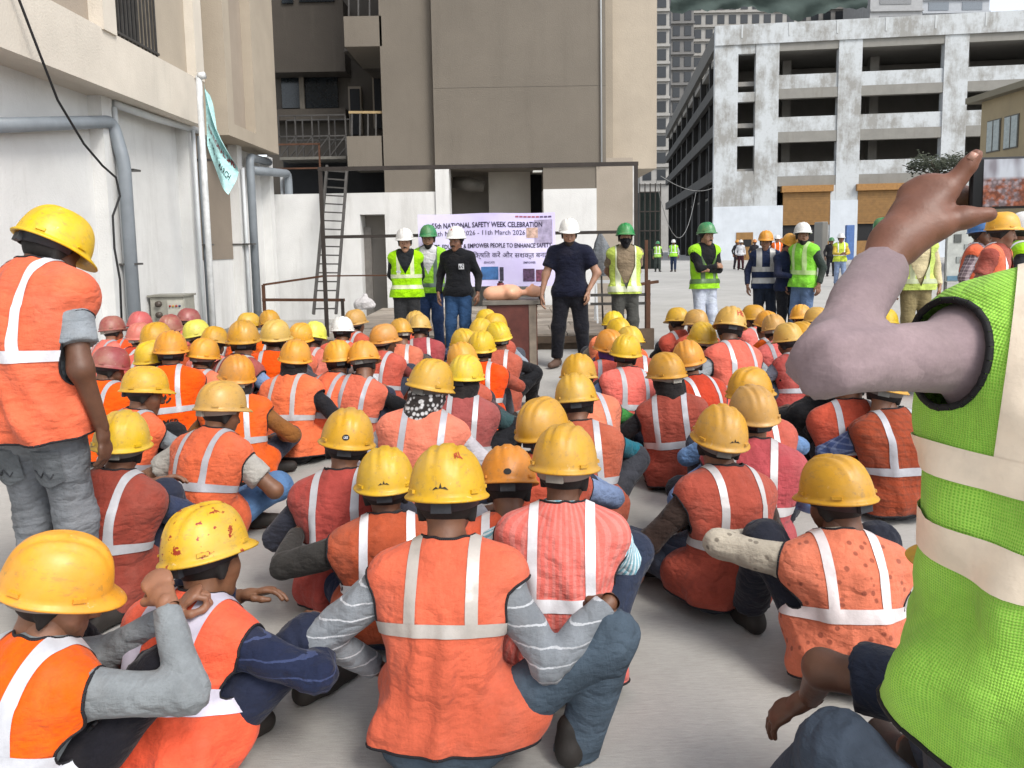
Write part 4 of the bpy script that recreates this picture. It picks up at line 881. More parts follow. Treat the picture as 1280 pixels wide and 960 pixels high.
wmb('rail', MB().bar(PY(796, 356, 11.0), PY(822, 352, 11.4), 0.04), RUST, r2); wbox('toe_board', (pr.x - 0.3, 10.8, 0.0), (pr.x + 0.08, 10.86, 0.3), DWOOD, r2)
# small table with a folded umbrella behind the speakers
tb2 = empty('trestle', (PY(755, 380, 12.5).x, 12.5, SZ)); tag(tb2, 'white metal trestle at the stage edge behind the green helmet speaker', 'trestle'); q0 = PY(745, 352, 12.6); q1 = PY(772, 352, 12.6)
wmb('top_bar', MB().bar(q0, q1, 0.05), WPIPE, tb2)
for q in (q0, q1):
    for dy in (-0.2, 0.2): wmb('leg', MB().bar(q, (q.x, 12.6 + dy, SZ - 0.01), 0.03), WPIPE, tb2)
uc = PY(752, 330, 11.9); um = empty('folded_tarpaulin', (uc.x, 11.9, SZ)); tag(um, 'grey tarpaulin tied to a pole beside the white base wall', 'tarpaulin')
tops = PY(750, 290, 11.9); lowz = PY(750, 345, 11.9).z; vs_ = []; fs_ = []; n = 20
for i, (t, wd) in enumerate(((0, 0.015), (0.25, 0.09), (0.55, 0.16), (0.8, 0.17), (1, 0.12))):
    for k in range(n): a_ = 2 * math.pi * k / n; r_ = wd * (1 + 0.22 * math.sin(5 * a_ + i)); vs_.append((tops.x + r_ * math.cos(a_) + 0.04 * t, 11.9 + 0.6 * r_ * math.sin(a_), tops.z + (lowz - tops.z) * t))
for i in range(4):
    for k in range(n): fs_.append((i * n + k, i * n + (k + 1) % n, (i + 1) * n + (k + 1) % n, (i + 1) * n + k))
wmb('tarpaulin_cloth', MB().add(vs_, fs_, True), cloth('#6f7478'), um); wmb('pole', MB().tube([(tops.x + 0.04, 11.9, SZ - 0.01), (tops.x, 11.9, tops.z)], 0.015, 8), STEEL, um)
# sack by the doorway
sk = Grid((-0.3, -0.25, -0.02), (0.3, 0.25, 0.45), 0.02); F = sk.new(); sk.add(F, prim((-0.1, 0, 0.1), (0.1, 0, 0.1), 0.13, 0.12), 0.05); sk.add(F, prim((0, 0, 0.15), (0.02, 0, 0.27), 0.12, 0.06), 0.08); sk.folds(F, 0.012, 4, 40); sk.cut(F, (0, 0, 0), (0, 0, -1))
p = PZ(456, 387, SZ); so = link('sack', mesh_np('sack', *sk.surf(F)), None, cloth('#c9c6c6')); so.location = (p.x, min(p.y, 16.0), SZ + 0.004); tag(so, 'white cement sack slumped on the stage beside the doorway', 'sack')
# demonstration table
tx, ty = PZ(641, 458).x, PZ(641, 458).y; tbx = empty('demonstration_table', (tx, ty, 0)); tag(tbx, 'plywood box table with red-brown front holding the training manikin', 'table'); tz = PY(641, 376, ty).z; hw = 0.30
wbox('front_panel', (tx - hw + 0.0, ty - 0.02, 0.03), (tx + hw - 0.09, ty + 0.02, tz - 0.05), plain('#5f2f27', 0.6, 0, 0.35, 5), tbx); wbox('side_post', (tx + hw - 0.088, ty - 0.03, 0), (tx + hw, ty + 0.05, tz - 0.045), WOOD, tbx); wbox('side_panel', (tx - hw - 0.012, ty - 0.01, 0.0), (tx - hw - 0.002, ty + 0.5, tz - 0.045), plain('#6f4a3c', 0.7), tbx)
wbox('side_panel', (tx + hw + 0.002, ty + 0.0, 0.0), (tx + hw + 0.014, ty + 0.5, tz - 0.045), plain('#6f4a3c', 0.7), tbx); wbox('table_top', (tx - hw - 0.06, ty - 0.05, tz - 0.045), (tx + hw + 0.05, ty + 0.6, tz), plain('#6f6a62', 0.7), tbx)
mk = Grid((-0.42, -0.22, -0.02), (0.42, 0.22, 0.26), 0.011); F = mk.new()
mk.add(F, prim((-0.26, 0, 0.075), (-0.02, 0, 0.085), 0.12, 0.13, (0, 0, 1), 0.8), 0.04); mk.add(F, prim((-0.03, -0.12, 0.09), (-0.03, 0.12, 0.09), 0.06), 0.05); mk.add(F, prim((-0.08, -0.06, 0.14), (-0.08, 0.06, 0.14), 0.045), 0.03); mk.add(F, prim((0.05, 0, 0.08), (0.2, 0, 0.085), 0.038), 0.02)
mk.add(F, prim((0.25, 0, 0.10), (0.30, 0, 0.095), 0.078, 0.07), 0.02); mk.add(F, prim((0.25, 0, 0.185), (0.235, 0, 0.18), 0.014), 0.015); mk.add(F, prim((0.185, 0, 0.13), (0.2, 0, 0.125), 0.024), 0.02); mk.cut(F, (0, 0, 0.0), (0, 0, -1))
mo = link('training_manikin', mesh_np('training_manikin', *mk.surf(F)), None, plain('#e0a888', 0.45, 0, 0.06, 4)); mo.location = (tx + 0.02, ty + 0.24, tz + 0.002); tag(mo, 'peach plastic first aid manikin lying face up on the demonstration table', 'manikin')
bt = empty('canister', (tx - 0.14, ty + 0.45, tz)); tag(bt, 'small dark red canister standing behind the manikin', 'canister'); wmb('can_body', MB().tube([(tx - 0.14, ty + 0.45, tz), (tx - 0.14, ty + 0.45, tz + 0.2)], 0.045, 14), plain('#6a2026', 0.4), bt); wmb('can_cap', MB().tube([(tx - 0.14, ty + 0.45, tz + 0.2), (tx - 0.14, ty + 0.45, tz + 0.225)], 0.03, 12), plain('#201818', 0.4), bt)

# parking structure on the right
PAx, PAy, PAr = 16.6, 63.0, R(-7.2)
pk_ = empty('parking_building', (PAx, PAy, 0), PAr); tag(pk_, 'four storey concrete parking building with patchy whitewash and open bays', 'building')
PM = Matrix.Translation((PAx, PAy, 0)) @ Matrix.Rotation(PAr, 4, 'Z'); PMI = PM.inverted()
def PB(u, v):
    o = PMI @ Vector((0, 0, CAM_H)); d = PMI.to_3x3() @ ray(u, v); return o + d * (-o.y / d.y)
PATCH = patchy(); CONC = plaster('#82807a', 0.5); IN = plaster('#8a8782', 0.3); BASEW = plaster('#c4cad0', 0.12); OCH = plain('#8a6636', 0.6, 0, 0.2, 3)
def lbx(name, x0, y0, z0, x1, y1, z1, mat, par=pk_): return box(name, (min(x0, x1), min(y0, y1), min(z0, z1)), (max(x0, x1), max(y0, y1), max(z0, z1)), mat, par)
ztop = PB(1010, 27).z; X = lambda u, v=140: PB(u, v).x; Z = lambda v, u=1010: PB(u, v).z; XE = 42
rows = [(62, 92), (122, 145), (177, 202)]; bays = [(973, 1047), (1076, 1178), (1208, 1310), (1340, 1440)]
cols_ = [(893, 922), (944, 973), (1047, 1076), (1178, 1208), (1310, 1340)]; zb = 0.0; ztp = Z(52)
for u0, u1 in cols_: lbx('column', X(u0), 0, 0, X(u1), 0.7, ztp, PATCH)
lbx('roof_parapet', X(893), -0.12, ztp, XE, 0.5, ztop, PATCH)
for i in range(7): xx = X(893) + 2.0 + i * 3.6; lbx('parapet_joint', xx, -0.15, ztp + 0.5, xx + 0.12, -0.10, ztop - 0.03, plaster('#b9bcbc', 0.1))
wv = [(67, 115), (127, 171), (182, 214)]; lv = [52] + [t for r in wv for t in r] + [236]
for i in range(0, len(lv), 2): lbx('wall_infill', X(922) + 0.003, 0.06, Z(lv[i + 1], 933), X(944) - 0.003, 0.6, Z(lv[i], 933), PATCH)
lbx('wall_infill', X(922) + 0.003, 0.06, 0, X(944) - 0.003, 0.6, Z(236), PATCH)
for u0, u1 in bays:
    um_ = (u0 + u1) / 2; rv = [52] + [t for r in rows for t in r] + [232]
    for i in range(0, len(rv), 2):
        zhi, zlo = Z(rv[i]), Z(rv[i + 1]); zmid = zlo + (zhi - zlo) * 0.42
        if i == 0: lbx('beam', X(u0) + 0.003, 0.05, zlo, X(u1) - 0.003, 0.6, zhi, CONC)
        else: lbx('parapet_panel', X(u0) + 0.003, 0.12, zmid, X(u1) - 0.003, 0.32, zhi, PATCH); lbx('beam', X(u0) + 0.003, 0.04, zlo, X(u1) - 0.003, 0.6, zmid - 0.01, CONC)
fl_z = [Z(97), Z(150), Z(208), Z(232)]
for z in fl_z: lbx('floor_slab', 1.3, 0.62, z - 0.35, XE, 54, z, IN)
lbx('roof_slab', 0.4, 0.62, ztp - 0.5, XE, 54, ztp - 0.1, IN); lbx('back_wall', 0.4, 7, 0, XE, 7.4, ztp - 0.6, plaster('#7b7873', 0.4)); lbx('end_wall', XE, 0, 0, XE + 0.4, 54, ztp, CONC)
for i in range(5): lbx('inner_column', 6 + 7 * i, 4, 0, 6.7 + 7 * i, 4.7, ztp - 0.5, IN)
# left flank: sloped beams and columns seen edge-on, their shade put into dark colours
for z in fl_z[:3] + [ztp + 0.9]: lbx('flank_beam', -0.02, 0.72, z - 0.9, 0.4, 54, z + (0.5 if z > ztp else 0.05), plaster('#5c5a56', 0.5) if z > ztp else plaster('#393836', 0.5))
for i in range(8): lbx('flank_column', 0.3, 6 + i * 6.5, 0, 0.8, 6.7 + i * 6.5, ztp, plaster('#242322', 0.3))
for z0, z1 in zip([0] + fl_z[::-1], fl_z[::-1] + [ztp]): lbx('flank_shade_panel', 1.0, 0.8, z0, 1.3, 53, z1 - 0.36, plain('#191919', 0.9, bump=0))  # near-black panels painted as the shaded void behind the beams
# ground storey
zw = Z(256); lbx('painted_base', X(893) - 0.01, -0.05, 0, X(978, 290), 0.03, zw, BASEW); lbx('painted_base', X(1037, 290), -0.05, 0, X(1071, 290), 0.03, zw + 0.3, BASEW); lbx('painted_base', X(1128, 290), -0.05, 0, XE, 0.03, zw, BASEW)
lbx('block_wall', X(893), 0.02, zw, X(973), 0.5, Z(216), PATCH); lbx('block_wall', X(1037), 0.02, 0, X(1071), 0.5, Z(232), PATCH); lbx('block_wall', X(1128), 0.02, 0, XE, 0.5, Z(232), PATCH)
for u0, u1 in ((978, 1037), (1071, 1128)):
    s = lbx('roller_shutter', X(u0, 280), -0.02, Z(281), X(u1, 280), 0.1, Z(240), OCH)
    lbx('shutter_box', X(u0, 280) - 0.15, -0.35, Z(240), X(u1, 280) + 0.15, 0.2, Z(232), plain('#9a6f38', 0.6)); lbx('shutter_shade', X(u0, 280), 0.12, 0, X(u1, 280), 0.2, Z(281), DARK); lbx('shutter_lower', X(u0, 280), -0.03, 0, X(u1, 280), 0.08, Z(302), OCH)  # dark sheet paints the shade inside the half-open shutter
    nsl = 14
    for i in range(nsl): zz = Z(281) + (Z(240) - Z(281)) * i / nsl; lbx('shutter_slat', X(u0, 280) + 0.02, -0.045, zz, X(u1, 280) - 0.02, -0.022, zz + 0.12, OCH)
lbx('door', X(920, 300), -0.1, 0, X(941, 300), -0.052, Z(289), OCH); lbx('door_window', X(929, 300), -0.13, Z(307), X(939, 300), -0.102, Z(298), DARK)
# small ochre building: its long side faces us obliquely
tn = empty('building', (27, 30, 0)); tag(tn, 'small ochre beige building with overhanging roof edge and a row of windows', 'building'); TX = 24.0; ty1 = PX(1226, 160, TX).y
OC2 = plaster('#96876a', 0.2); zt_ = PX(1250, 121, TX).z; wbox('wall', (TX, 14, 0), (TX + 10, ty1, zt_), OC2, tn); wbox('roof', (TX - 0.5, 13.5, zt_), (TX + 11, ty1 + 0.6, zt_ + 0.3), plaster('#77705f', 0.2), tn)
for i in range(8):
    y1 = PX(1235, 170, TX).y - i * 1.35; y0 = y1 - 0.95; z0 = PX(1240, 189, TX).z; z1 = PX(1240, 152, TX).z
    if i in (2, 5): continue
    wbox('window_frame', (TX - 0.04, y0 - 0.06, z0 - 0.06), (TX + 0.02, y1 + 0.06, z1 + 0.06), plain('#57534a', 0.6), tn); wbox('window', (TX - 0.07, y0, z0), (TX - 0.03, y1, z1), plain('#8f9896', 0.3), tn); wbox('mullion', (TX - 0.09, (y0 + y1) / 2 - 0.02, z0), (TX - 0.065, (y0 + y1) / 2 + 0.02, z1), plain('#57534a', 0.6), tn)
# far towers
def tower(u0, u1, v0, Y, mat, label, nx, fh, wmat, par=None, bal=None):
    a = PY(u0, 200, Y); b = PY(u1, 200, Y); zt_ = PY((u0 + u1) / 2, v0, Y).z; t = empty('tower_block', ((a.x + b.x) / 2, Y, 0)); tag(t, label, 'building', 'unfinished towers beyond the parking building')
    wbox('wall', (a.x, Y, 0), (b.x, Y + 14, zt_), mat, t); W_ = b.x - a.x; n = int(zt_ / fh); zlow = PY(u0, 240, Y).z; win = None
    for k in range(n):
        z = k * fh
        if z < zlow: continue
        wbox('floor_band', (a.x - 0.1, Y - 0.5, z), (b.x + 0.1, Y + 0.01, z + 0.45), bal or mat, t)
        for i in range(nx):
            x = a.x + W_ * (i + 0.18) / nx
            if win is None: win = MB().box((0, -0.12, 0), (W_ / nx * 0.6, 0.1, fh * 0.62)).mesh('window'); win.materials.append(wmat)
            o = link('window', win); o.location = (x, Y, z + fh * 0.24); wp(o, t)
GW = plaster('#7f7d7a', 0.5); LW = plaster('#989692', 0.5); win_d = plain('#22262b', 0.3, bump=0)
tower(800, 836, -60, 150, LW, 'narrow pale tower with stacked windows beyond the taupe building edge', 2, 3.2, win_d)
tower(838, 866, -60, 170, plaster('#6f6e6d', 0.3), 'dark grey unfinished tower beside the narrow pale tower', 2, 3.2, win_d)
tower(864, 992, -60, 185, LW, 'broad pale unfinished tower behind the parking roof under green netting', 9, 3.2, win_d)
tower(992, 1082, -60, 195, GW, 'grey unfinished tower behind the parking roof with red hoist mast', 6, 3.2, win_d)
tower(1082, 1146, -60, 175, plaster('#9a9b9c', 0.3), 'blank grey tower behind the parking roof beside the open sky', 1, 6.4, plain('#77797b', 0.6, bump=0)); tower(1146, 1228, -60, 200, plaster('#a3a7ac', 0.3), 'blue-grey far tower next to the open sky', 2, 3.2, plain('#6d757d', 0.3, bump=0))
# green safety netting
vs_ = []; fs_ = []; nx, nz = 60, 6
for i in range(nx + 1):
    u = 838 + (1082 - 838) * i / nx; bot = 12 + 3 * math.sin(i * 0.21) + 1.5 * math.sin(i * 0.7) + 1.0 * math.sin(i * 1.9) + 10 * max(0, 1 - abs(i - 40) / 14)
    for j in range(nz + 1):
        v = -14 + (bot + 14) * j / nz; q = PY(u, v, 110); vs_.append((q.x, 110 + 0.5 * math.sin(i * 0.5) * j / nz + 0.4 * math.sin(j * 1.3 + i * 0.3), q.z))
for i in range(nx):
    for j in range(nz): fs_.append((i * (nz + 1) + j, (i + 1) * (nz + 1) + j, (i + 1) * (nz + 1) + j + 1, i * (nz + 1) + j + 1))
tag(MB().add(vs_, fs_, True).build('safety_net', plain('#3a4743', 0.9, 0, 0.12, 0.5)), 'dark green safety netting slung across the towers above the parking roof', 'netting')
# green-wrapped scaffold in the dark passage
gs = empty('scaffold', (PY(812, 330, 45).x, 45, 0)); tag(gs, 'dark scaffold wrapped in green netting in the passage beside the taupe building', 'scaffold')
x0, x1, z0, z1 = fr(800, 240, 826, 330, 45); wbox('net_wrap', (x0, 45.3, 0), (x1, 46, z1), plain('#17231f', 0.9, 0, 0.4, 1), gs)
for i in range(5): wmb('standard', MB().bar((x0 + (x1 - x0) * i / 4, 45.1, 0), (x0 + (x1 - x0) * i / 4, 45.1, z1 + 0.5), 0.06), DSTEEL, gs)
for i in range(4): wmb('ledger', MB().bar((x0, 45.05, z1 * (i + 1) / 4), (x1, 45.05, z1 * (i + 1) / 4), 0.06), DSTEEL, gs)
for (u0, v0), (u1, v1), sag, y0, y1 in (((826, 220), (893, 234), 0.5, 40, 62), ((820, 224), (870, 240), 3.2, 40, 58)):
    a = PY(u0, v0, y0); b = PY(u1, v1, y1); tag(MB().tube([a.lerp(b, i / 12) - Vector((0, 0, sag * 4 * (i / 12) * (1 - i / 12))) for i in range(13)], 0.018, 5).build('overhead_wire', plain('#8a8a88', 0.6)), 'slack overhead wire sagging across the dark passage' if sag > 1 else 'taut overhead wire reaching from the taupe building to the parking corner', 'wire')
# poster board near the workers on the right
pb = empty('notice_board', (PY(1197, 330, 13).x, 13, 0)); tag(pb, 'grey-white notice board with posters behind the orange vest worker', 'notice board')
x0, x1, z0, z1 = fr(1184, 284, 1222, 352, 13); wbox('board', (x0, 13, z0), (x1, 13.05, z1), plain('#a6a9a4', 0.5), pb); wbox('blue_strip', (x0 + 0.01, 12.985, z0 + 0.02), (x1 - 0.01, 12.998, z0 + 0.10), plain('#4f7286', 0.5), pb)
for xx in (x0 + 0.03, x1 - 0.03): wbox('post', (xx - 0.02, 13.055, 0), (xx + 0.02, 13.09, z1), STEEL, pb)
for i, (fx, fz, w_, h_) in enumerate(((0.2, 0.72, 0.12, 0.14), (0.55, 0.6, 0.18, 0.08), (0.3, 0.35, 0.2, 0.1), (0.7, 0.3, 0.1, 0.12))): wbox('poster', (x0 + (x1 - x0) * fx, 12.985, z0 + (z1 - z0) * fz), (x0 + (x1 - x0) * fx + w_, 12.998, z0 + (z1 - z0) * fz + h_), plain(['#4a4d4a', '#868a88', '#7d827f', '#c4c6c0'][i], 0.5), pb)
bs = PY(1064, 318, 50); wbb = tag(box('concrete_barrier', (PY(1027, 300, 46).x, 46, 0), (PY(1035, 300, 46).x, 47.2, 2.6), CONC, None, 0.05), 'upright grey concrete slab standing beside the first roller shutter', 'slab')
blue = tag(box('blue_sheet', (PY(1058, 300, 58).x, 58, 0.0), (PY(1068, 300, 58).x, 58.3, 2.6), plain('#4a6aa0', 0.5), None, 0.02), 'blue panel leaning by the white base between the shutters', 'panel')
# slender tree before the parking building
def tree(u, v, Y, label):
    c = PY(u, v, Y); t = empty('tree', (c.x, Y, 0)); tag(t, label, 'tree'); rg = random.Random(8)
    wmb('trunk', MB().tube([(c.x, Y, 0), (c.x + 0.05, Y, c.z * 0.5), (c.x, Y, c.z)], [0.13, 0.1, 0.05], 8), plain('#4a4036', 0.9), t)
    for i in range(7):
        a_ = rg.uniform(0, 6.28); e = Vector((c.x + 1.4 * math.cos(a_), Y + 1.4 * math.sin(a_), c.z + rg.uniform(-0.1, 0.35))); wmb('limb', MB().tube([(c.x, Y, c.z - 0.4), e], [0.04, 0.015], 6), plain('#4a4036', 0.9), t)
    vs_ = []; fs_ = []
    for i in range(1800):
        a_ = rg.uniform(0, 6.28); r_ = 1.2 * math.sqrt(rg.random()); cc = Vector((c.x + r_ * math.cos(a_), Y + r_ * math.sin(a_), c.z + 0.1 + rg.gauss(0, 0.16) + 0.12 * math.sin(4 * a_))); d = Vector((rg.gauss(0, 1), rg.gauss(0, 1), rg.gauss(0, 0.5))).normalized(); e = d.orthogonal().normalized() * 0.035; d *= 0.09; o_ = len(vs_); vs_ += [cc - d, cc + e, cc + d, cc - e]; fs_.append((o_, o_ + 1, o_ + 2, o_ + 3))
    wmb('crown', MB().add(vs_, fs_), plain('#3c4230', 0.8, 0, 0.4, 3), t)
tree(1172, 208, 34, 'sparse flat-topped tree standing before the parking building')
# ---------------------------------------------------------------- the seated crowd
HC = dict(Y='#cc9c1e', B='#d8b21c', O='#d69226', D='#c67e30', T='#c69c4a', L='#d9d650', W='#e3e3e0', M='#8f3f42', P='#c0605a')
VC = dict(or_='#f35626', co='#e56f52', re='#bf4836', br='#9f4032', pi='#e8655f', ma='#a8484e', sa='#df6856')
HW = 0.245                                   # width of a hard hat in metres, for distance from apparent width
def place(u, v, w_, zmin=0.72, zmax=0.93):
    d = FPX * HW / w_
    for _ in range(3):
        p = PY(u, v, d)
        if p.z < zmin or p.z > zmax: d = PZ(u, v, min(max(p.z, zmin), zmax)).y; p = PY(u, v, d)
    return p
BIG = []                                     # nearer than two metres and hand-posed ones are built further down
crowd = [
 # u, v, width, helmet, vest, sleeve colour, options, label
 (141, 545, 50, 'B', 'br', '#33405c', dict(k='K'), 'seated worker in brick vest and navy denim sleeves behind standing man in jeans'),
 (170, 480, 48, 'Y', 'co', '#8e979c', dict(k='K', hy=-0.7), 'seated worker in coral vest and plain grey sleeve, head turned aside'),
 (219, 432, 41, 'O', 'or_', '#55565c', dict(k='K', mep=1, hd=0.12), 'seated worker whose bright orange vest has a round black emblem and MEP lettering'),
 (187, 443, 34, 'B', 're', '#b9a9a9', dict(k='K'), 'seated worker in lemon helmet beside the emblem vest'),
 (250, 440, 28, 'O', 'co', '#7c93ad', dict(k='X'), 'seated worker in pale blue shirt just past the emblem vest'),
 (266, 502, 57, 'T', 'co', '#b5b1aa', dict(k='X', sl='short', tr='#5a7da8', tk='denim', hy=-0.5), 'seated worker in coral vest, off-white tee and faded blue jeans'),
 (304, 464, 48, 'O', 'or_', '#8a5428', dict(k='X', scarf='#17161a'), 'seated worker in bright orange vest with brown pleated sleeve and black scarf'),
 (189, 420, 37, 'Y', 'pi', '#9a8a8a', dict(k='K'), 'seated worker in yellow helmet in front of the maroon helmet row'),
 (242, 414, 33, 'L', 're', '#6d6a72', dict(k='K'), 'seated worker in dull lime helmet before the electric panel'),
 (267, 423, 25, 'Y', 'pi', '#8fa0b8', dict(k='K'), 'seated worker in pink vest with printed sleeve near the flag pole'),
 (299, 419, 39, 'Y', 'ma', '#7f9cc0', dict(k='X', hy=0.5), 'seated worker in rose vest over sky blue shirt'),
 (307, 403, 28, 'Y', 'or_', '#5a5560', dict(k='K'), 'seated worker in yellow helmet below the grey downpipe'),
 (336, 400, 29, 'Y', 'or_', '#5f6a78', dict(k='K'), 'seated worker in yellow helmet near the rusty railing post'),
 (341, 416, 36, 'T', 'or_', '#4c4a50', dict(k='K', hy=-0.4), 'seated worker in tan helmet and orange vest looking aside'),
 (373, 418, 32, 'O', 'co', '#6a5048', dict(k='K'), 'seated worker in amber helmet between tan and lime helmets'),
 (397, 416, 27, 'L', 'sa', '#7b6a66', dict(k='K'), 'seated worker in pale lime helmet and salmon vest'),
 (426, 409, 30, 'W', 'sa', '#8a4a4e', dict(k='K'), 'seated worker in the only white helmet among the crowd'),
 (446, 399, 23, 'T', 're', '#6b3a44', dict(k='K'), 'seated worker in tan ridged helmet close to the stage end'),
 (375, 443, 43, 'O', 'or_', '#1d1d22', dict(k='X', scarf='#121216'), 'seated worker in bright orange vest with black scarf and black sleeve'),
 (418, 443, 38, 'O', 'or_', '#3d4450', dict(k='K', sk='check', s2='#8a8f98'), 'seated worker in orange vest with dark checked sleeve'),
 (447, 444, 31, 'O', 'sa', '#16171b', dict(k='K'), 'seated worker in salmon vest and black sleeves'),
 (433, 542, 60, 'Y', 'ma', '#3c3f4a', dict(k='X', oval=1), 'seated worker in maroon vest, oval sticker on yellow helmet'),
 (176, 403, 30, 'P', 'or_', '#6f8296', dict(k='K'), 'seated worker in faded pink helmet and orange vest by the wall'),
 (214, 407, 31, 'M', 'pi', '#6a5a60', dict(k='K'), 'seated worker in maroon helmet before the cabinet of the electric panel'),
 (238, 398, 28, 'M', 'pi', '#4f4a55', dict(k='K'), 'seated worker in dark maroon helmet near the flag pole foot'),
 (172, 417, 27, 'P', 're', '#7a5550', dict(k='K'), 'seated worker in dusty pink helmet and red vest'),
 (141, 408, 30, 'M', 'pi', '#5f7488', dict(k='K'), 'seated worker in maroon helmet beside the standing man in jeans'),
 (136, 452, 36, 'M', 'or_', '#1f2638', dict(k='K'), 'seated worker in orange vest and navy sleeve beside the standing man'),
 (481, 420, 32, 'D', 're', '#7a3030', dict(k='K', patch=1), 'seated worker in orange helmet, white printed patch on red vest'),
 (503, 412, 27, 'Y', 'co', '#5f5550', dict(k='K'), 'seated worker in yellow helmet beside the white patch vest'),
 (517, 401, 24, 'T', 'sa', '#4d5d80', dict(k='K', sk='check', s2='#9aa2b0'), 'seated worker in tan helmet with blue checked sleeve'),
 (531, 406, 22, 'T', 'ma', '#2c3248', dict(k='K', sk='check', s2='#5c688c'), 'seated worker in tan helmet and dark navy checked sleeve'),
 (523, 475, 58, 'Y', 'sa', '#b7b3b8', dict(k='X', scarf='#2a2626', piping=None), 'seated worker in salmon vest with patterned dark scarf and pale sleeves'),
 (574, 465, 41, 'B', 'ma', '#2f4a4c', dict(k='K', scarf='#1c1a1c', kr=1), 'seated worker in maroon vest with teal sleeve, grey knee drawn up'),
 (569, 446, 40, 'O', 're', '#5a4044', dict(k='K'), 'seated worker in amber helmet behind the teal sleeve worker'),
 (579, 427, 34, 'B', 'pi', '#8a8f98', dict(k='K'), 'seated worker in lemon helmet and pink vest, grey sleeve'),
 (602, 430, 26, 'B', 'or_', '#a83c30', dict(k='K'), 'seated worker in lemon helmet with brick red sleeve on knee'),
 (593, 412, 27, 'B', 'co', '#6a5a5a', dict(k='K'), 'seated worker in lemon helmet in the middle of the front file'),
 (621, 417, 30, 'B', 're', '#17181c', dict(k='K', kr=1), 'seated worker in red vest and black sleeves beside the plywood table'),
 (606, 399, 28, 'B', 'co', '#60666e', dict(k='K'), 'seated worker in lemon helmet foremost of the file before the table'),
 (622, 405, 27, 'B', 're', '#9aa4ae', dict(k='K'), 'seated worker in lemon helmet with light grey sleeve near the table'),
 (673, 527, 60, 'Y', 're', '#7d90b0', dict(k='K', hy=-0.4), 'seated worker in red vest behind the pink striped vest, pale blue sleeve'),
 (721, 492, 50, 'Y', 're', '#1f6f7c', dict(k='K', kr=1), 'seated worker in red vest with teal blue sleeve and dark scarf'),
 (734, 463, 39, 'Y', 'co', '#3f9a3c', dict(k='K'), 'seated worker in coral vest with bright green sleeve'),
 (753, 429, 39, 'O', 'pi', '#7c8cb0', dict(k='X', scarf='#54307a'), 'seated worker in pink vest with purple patterned scarf'),
 (776, 436, 30, 'B', 'pi', '#6f86b4', dict(k='K'), 'seated worker in lemon helmet next to the purple scarf'),
 (785, 424, 27, 'B', 're', '#44506a', dict(k='K'), 'seated worker in lemon helmet at the feet of the masked man'),
 (760, 402, 28, 'B', 'co', '#8a8478', dict(k='K'), 'seated worker in lemon helmet foremost of the file by the polo man'),
 (769, 412, 30, 'B', 'or_', '#58506a', dict(k='K'), 'seated worker in lemon helmet second in the file by the polo man'),
 (844, 462, 45, 'Y', 'br', '#1b1c20', dict(k='X', scarf='#101014'), 'seated worker in long brick vest, black scarf under helmet'),
 (868, 444, 38, 'O', 're', '#6b4c44', dict(k='K', hy=-0.5), 'seated worker in red vest, grey-haired, looking aside'),
 (904, 402, 38, 'T', 'pi', '#9aa0a4', dict(k='X', he=1), 'seated worker in wide pink vest with red marks on tan helmet'),
 (850, 397, 25, 'B', 're', '#141519', dict(k='K'), 'seated worker in lemon helmet with black sleeves at the open aisle'),
 (873, 400, 27, 'T', 're', '#8c2c34', dict(k='K'), 'seated worker in tan helmet and crimson sleeves'),
 (879, 418, 28, 'Y', 'co', '#6c6256', dict(k='K'), 'seated worker in yellow helmet half hidden by the pink vest'),
 (937, 394, 27, 'Y', 'pi', '#b2a184', dict(k='K', hy=0.6), 'seated worker in yellow helmet and beige sleeves showing his profile'),
 (960, 402, 27, 'O', 'or_', '#8a6a20', dict(k='K'), 'seated worker in bright orange vest with mustard sleeve'),
 (976, 407, 28, 'T', 'pi', '#7a7f88', dict(k='K'), 'seated worker in tan helmet behind the mustard sleeve'),
 (982, 420, 33, 'T', 'ma', '#6f7884', dict(k='K'), 'seated worker in tan helmet with maroon vest and grey sleeve'),
 (999, 393, 27, 'O', 're', '#5c3a30', dict(k='K', hd=2.4), 'seated worker in amber helmet turned back towards the crowd'),
 (1008, 418, 30, 'Y', 'sa', '#20222a', dict(k='K', hy=0.4), 'seated worker in yellow helmet and black sleeves beside the raised elbow'),
 (1023, 397, 25, 'T', 're', '#3a3c46', dict(k='K'), 'seated worker in tan helmet seen just past the raised elbow'),
 (1108, 399, 24, 'B', 'or_', '#3a4a3c', dict(k='K'), 'seated worker in lemon helmet between raised arm and vest shoulder'),
 (936, 484, 46, 'Y', 're', '#5c82b0', dict(k='K', scarf='#6f9cd0', hy=-1.0), 'seated worker with light blue scarf round his face'),
 (928, 510, 57, 'T', 'ma', '#6b8cb8', dict(k='X'), 'seated worker in rose maroon vest with sky blue shirt collar and sleeves'),
 (889, 539, 66, 'Y', 'br', '#3c2c28', dict(k='X', logo=1), 'seated worker in brick vest with dark brown sleeves, zigzag mark on helmet'),
 (1108, 478, 48, 'Y', 'br', '#4a5f86', dict(k='K', sk='check', s2='#93a4c0', vk='check', v2='#7a3a30', wlift=1), 'seated worker in checked brick vest with blue plaid sleeve under the raised arm'),
 (1062, 470, 46, 'Y', 're', '#18191d', dict(k='K'), 'seated worker in red vest and black sleeves under the raised arm'),
 (1022, 462, 44, 'Y', None, '#121317', dict(k='K', tr='#131418'), 'seated worker dressed all in black under the raised elbow'),
]
stage_c = Vector((0.2, 10.5, 0)); made = []
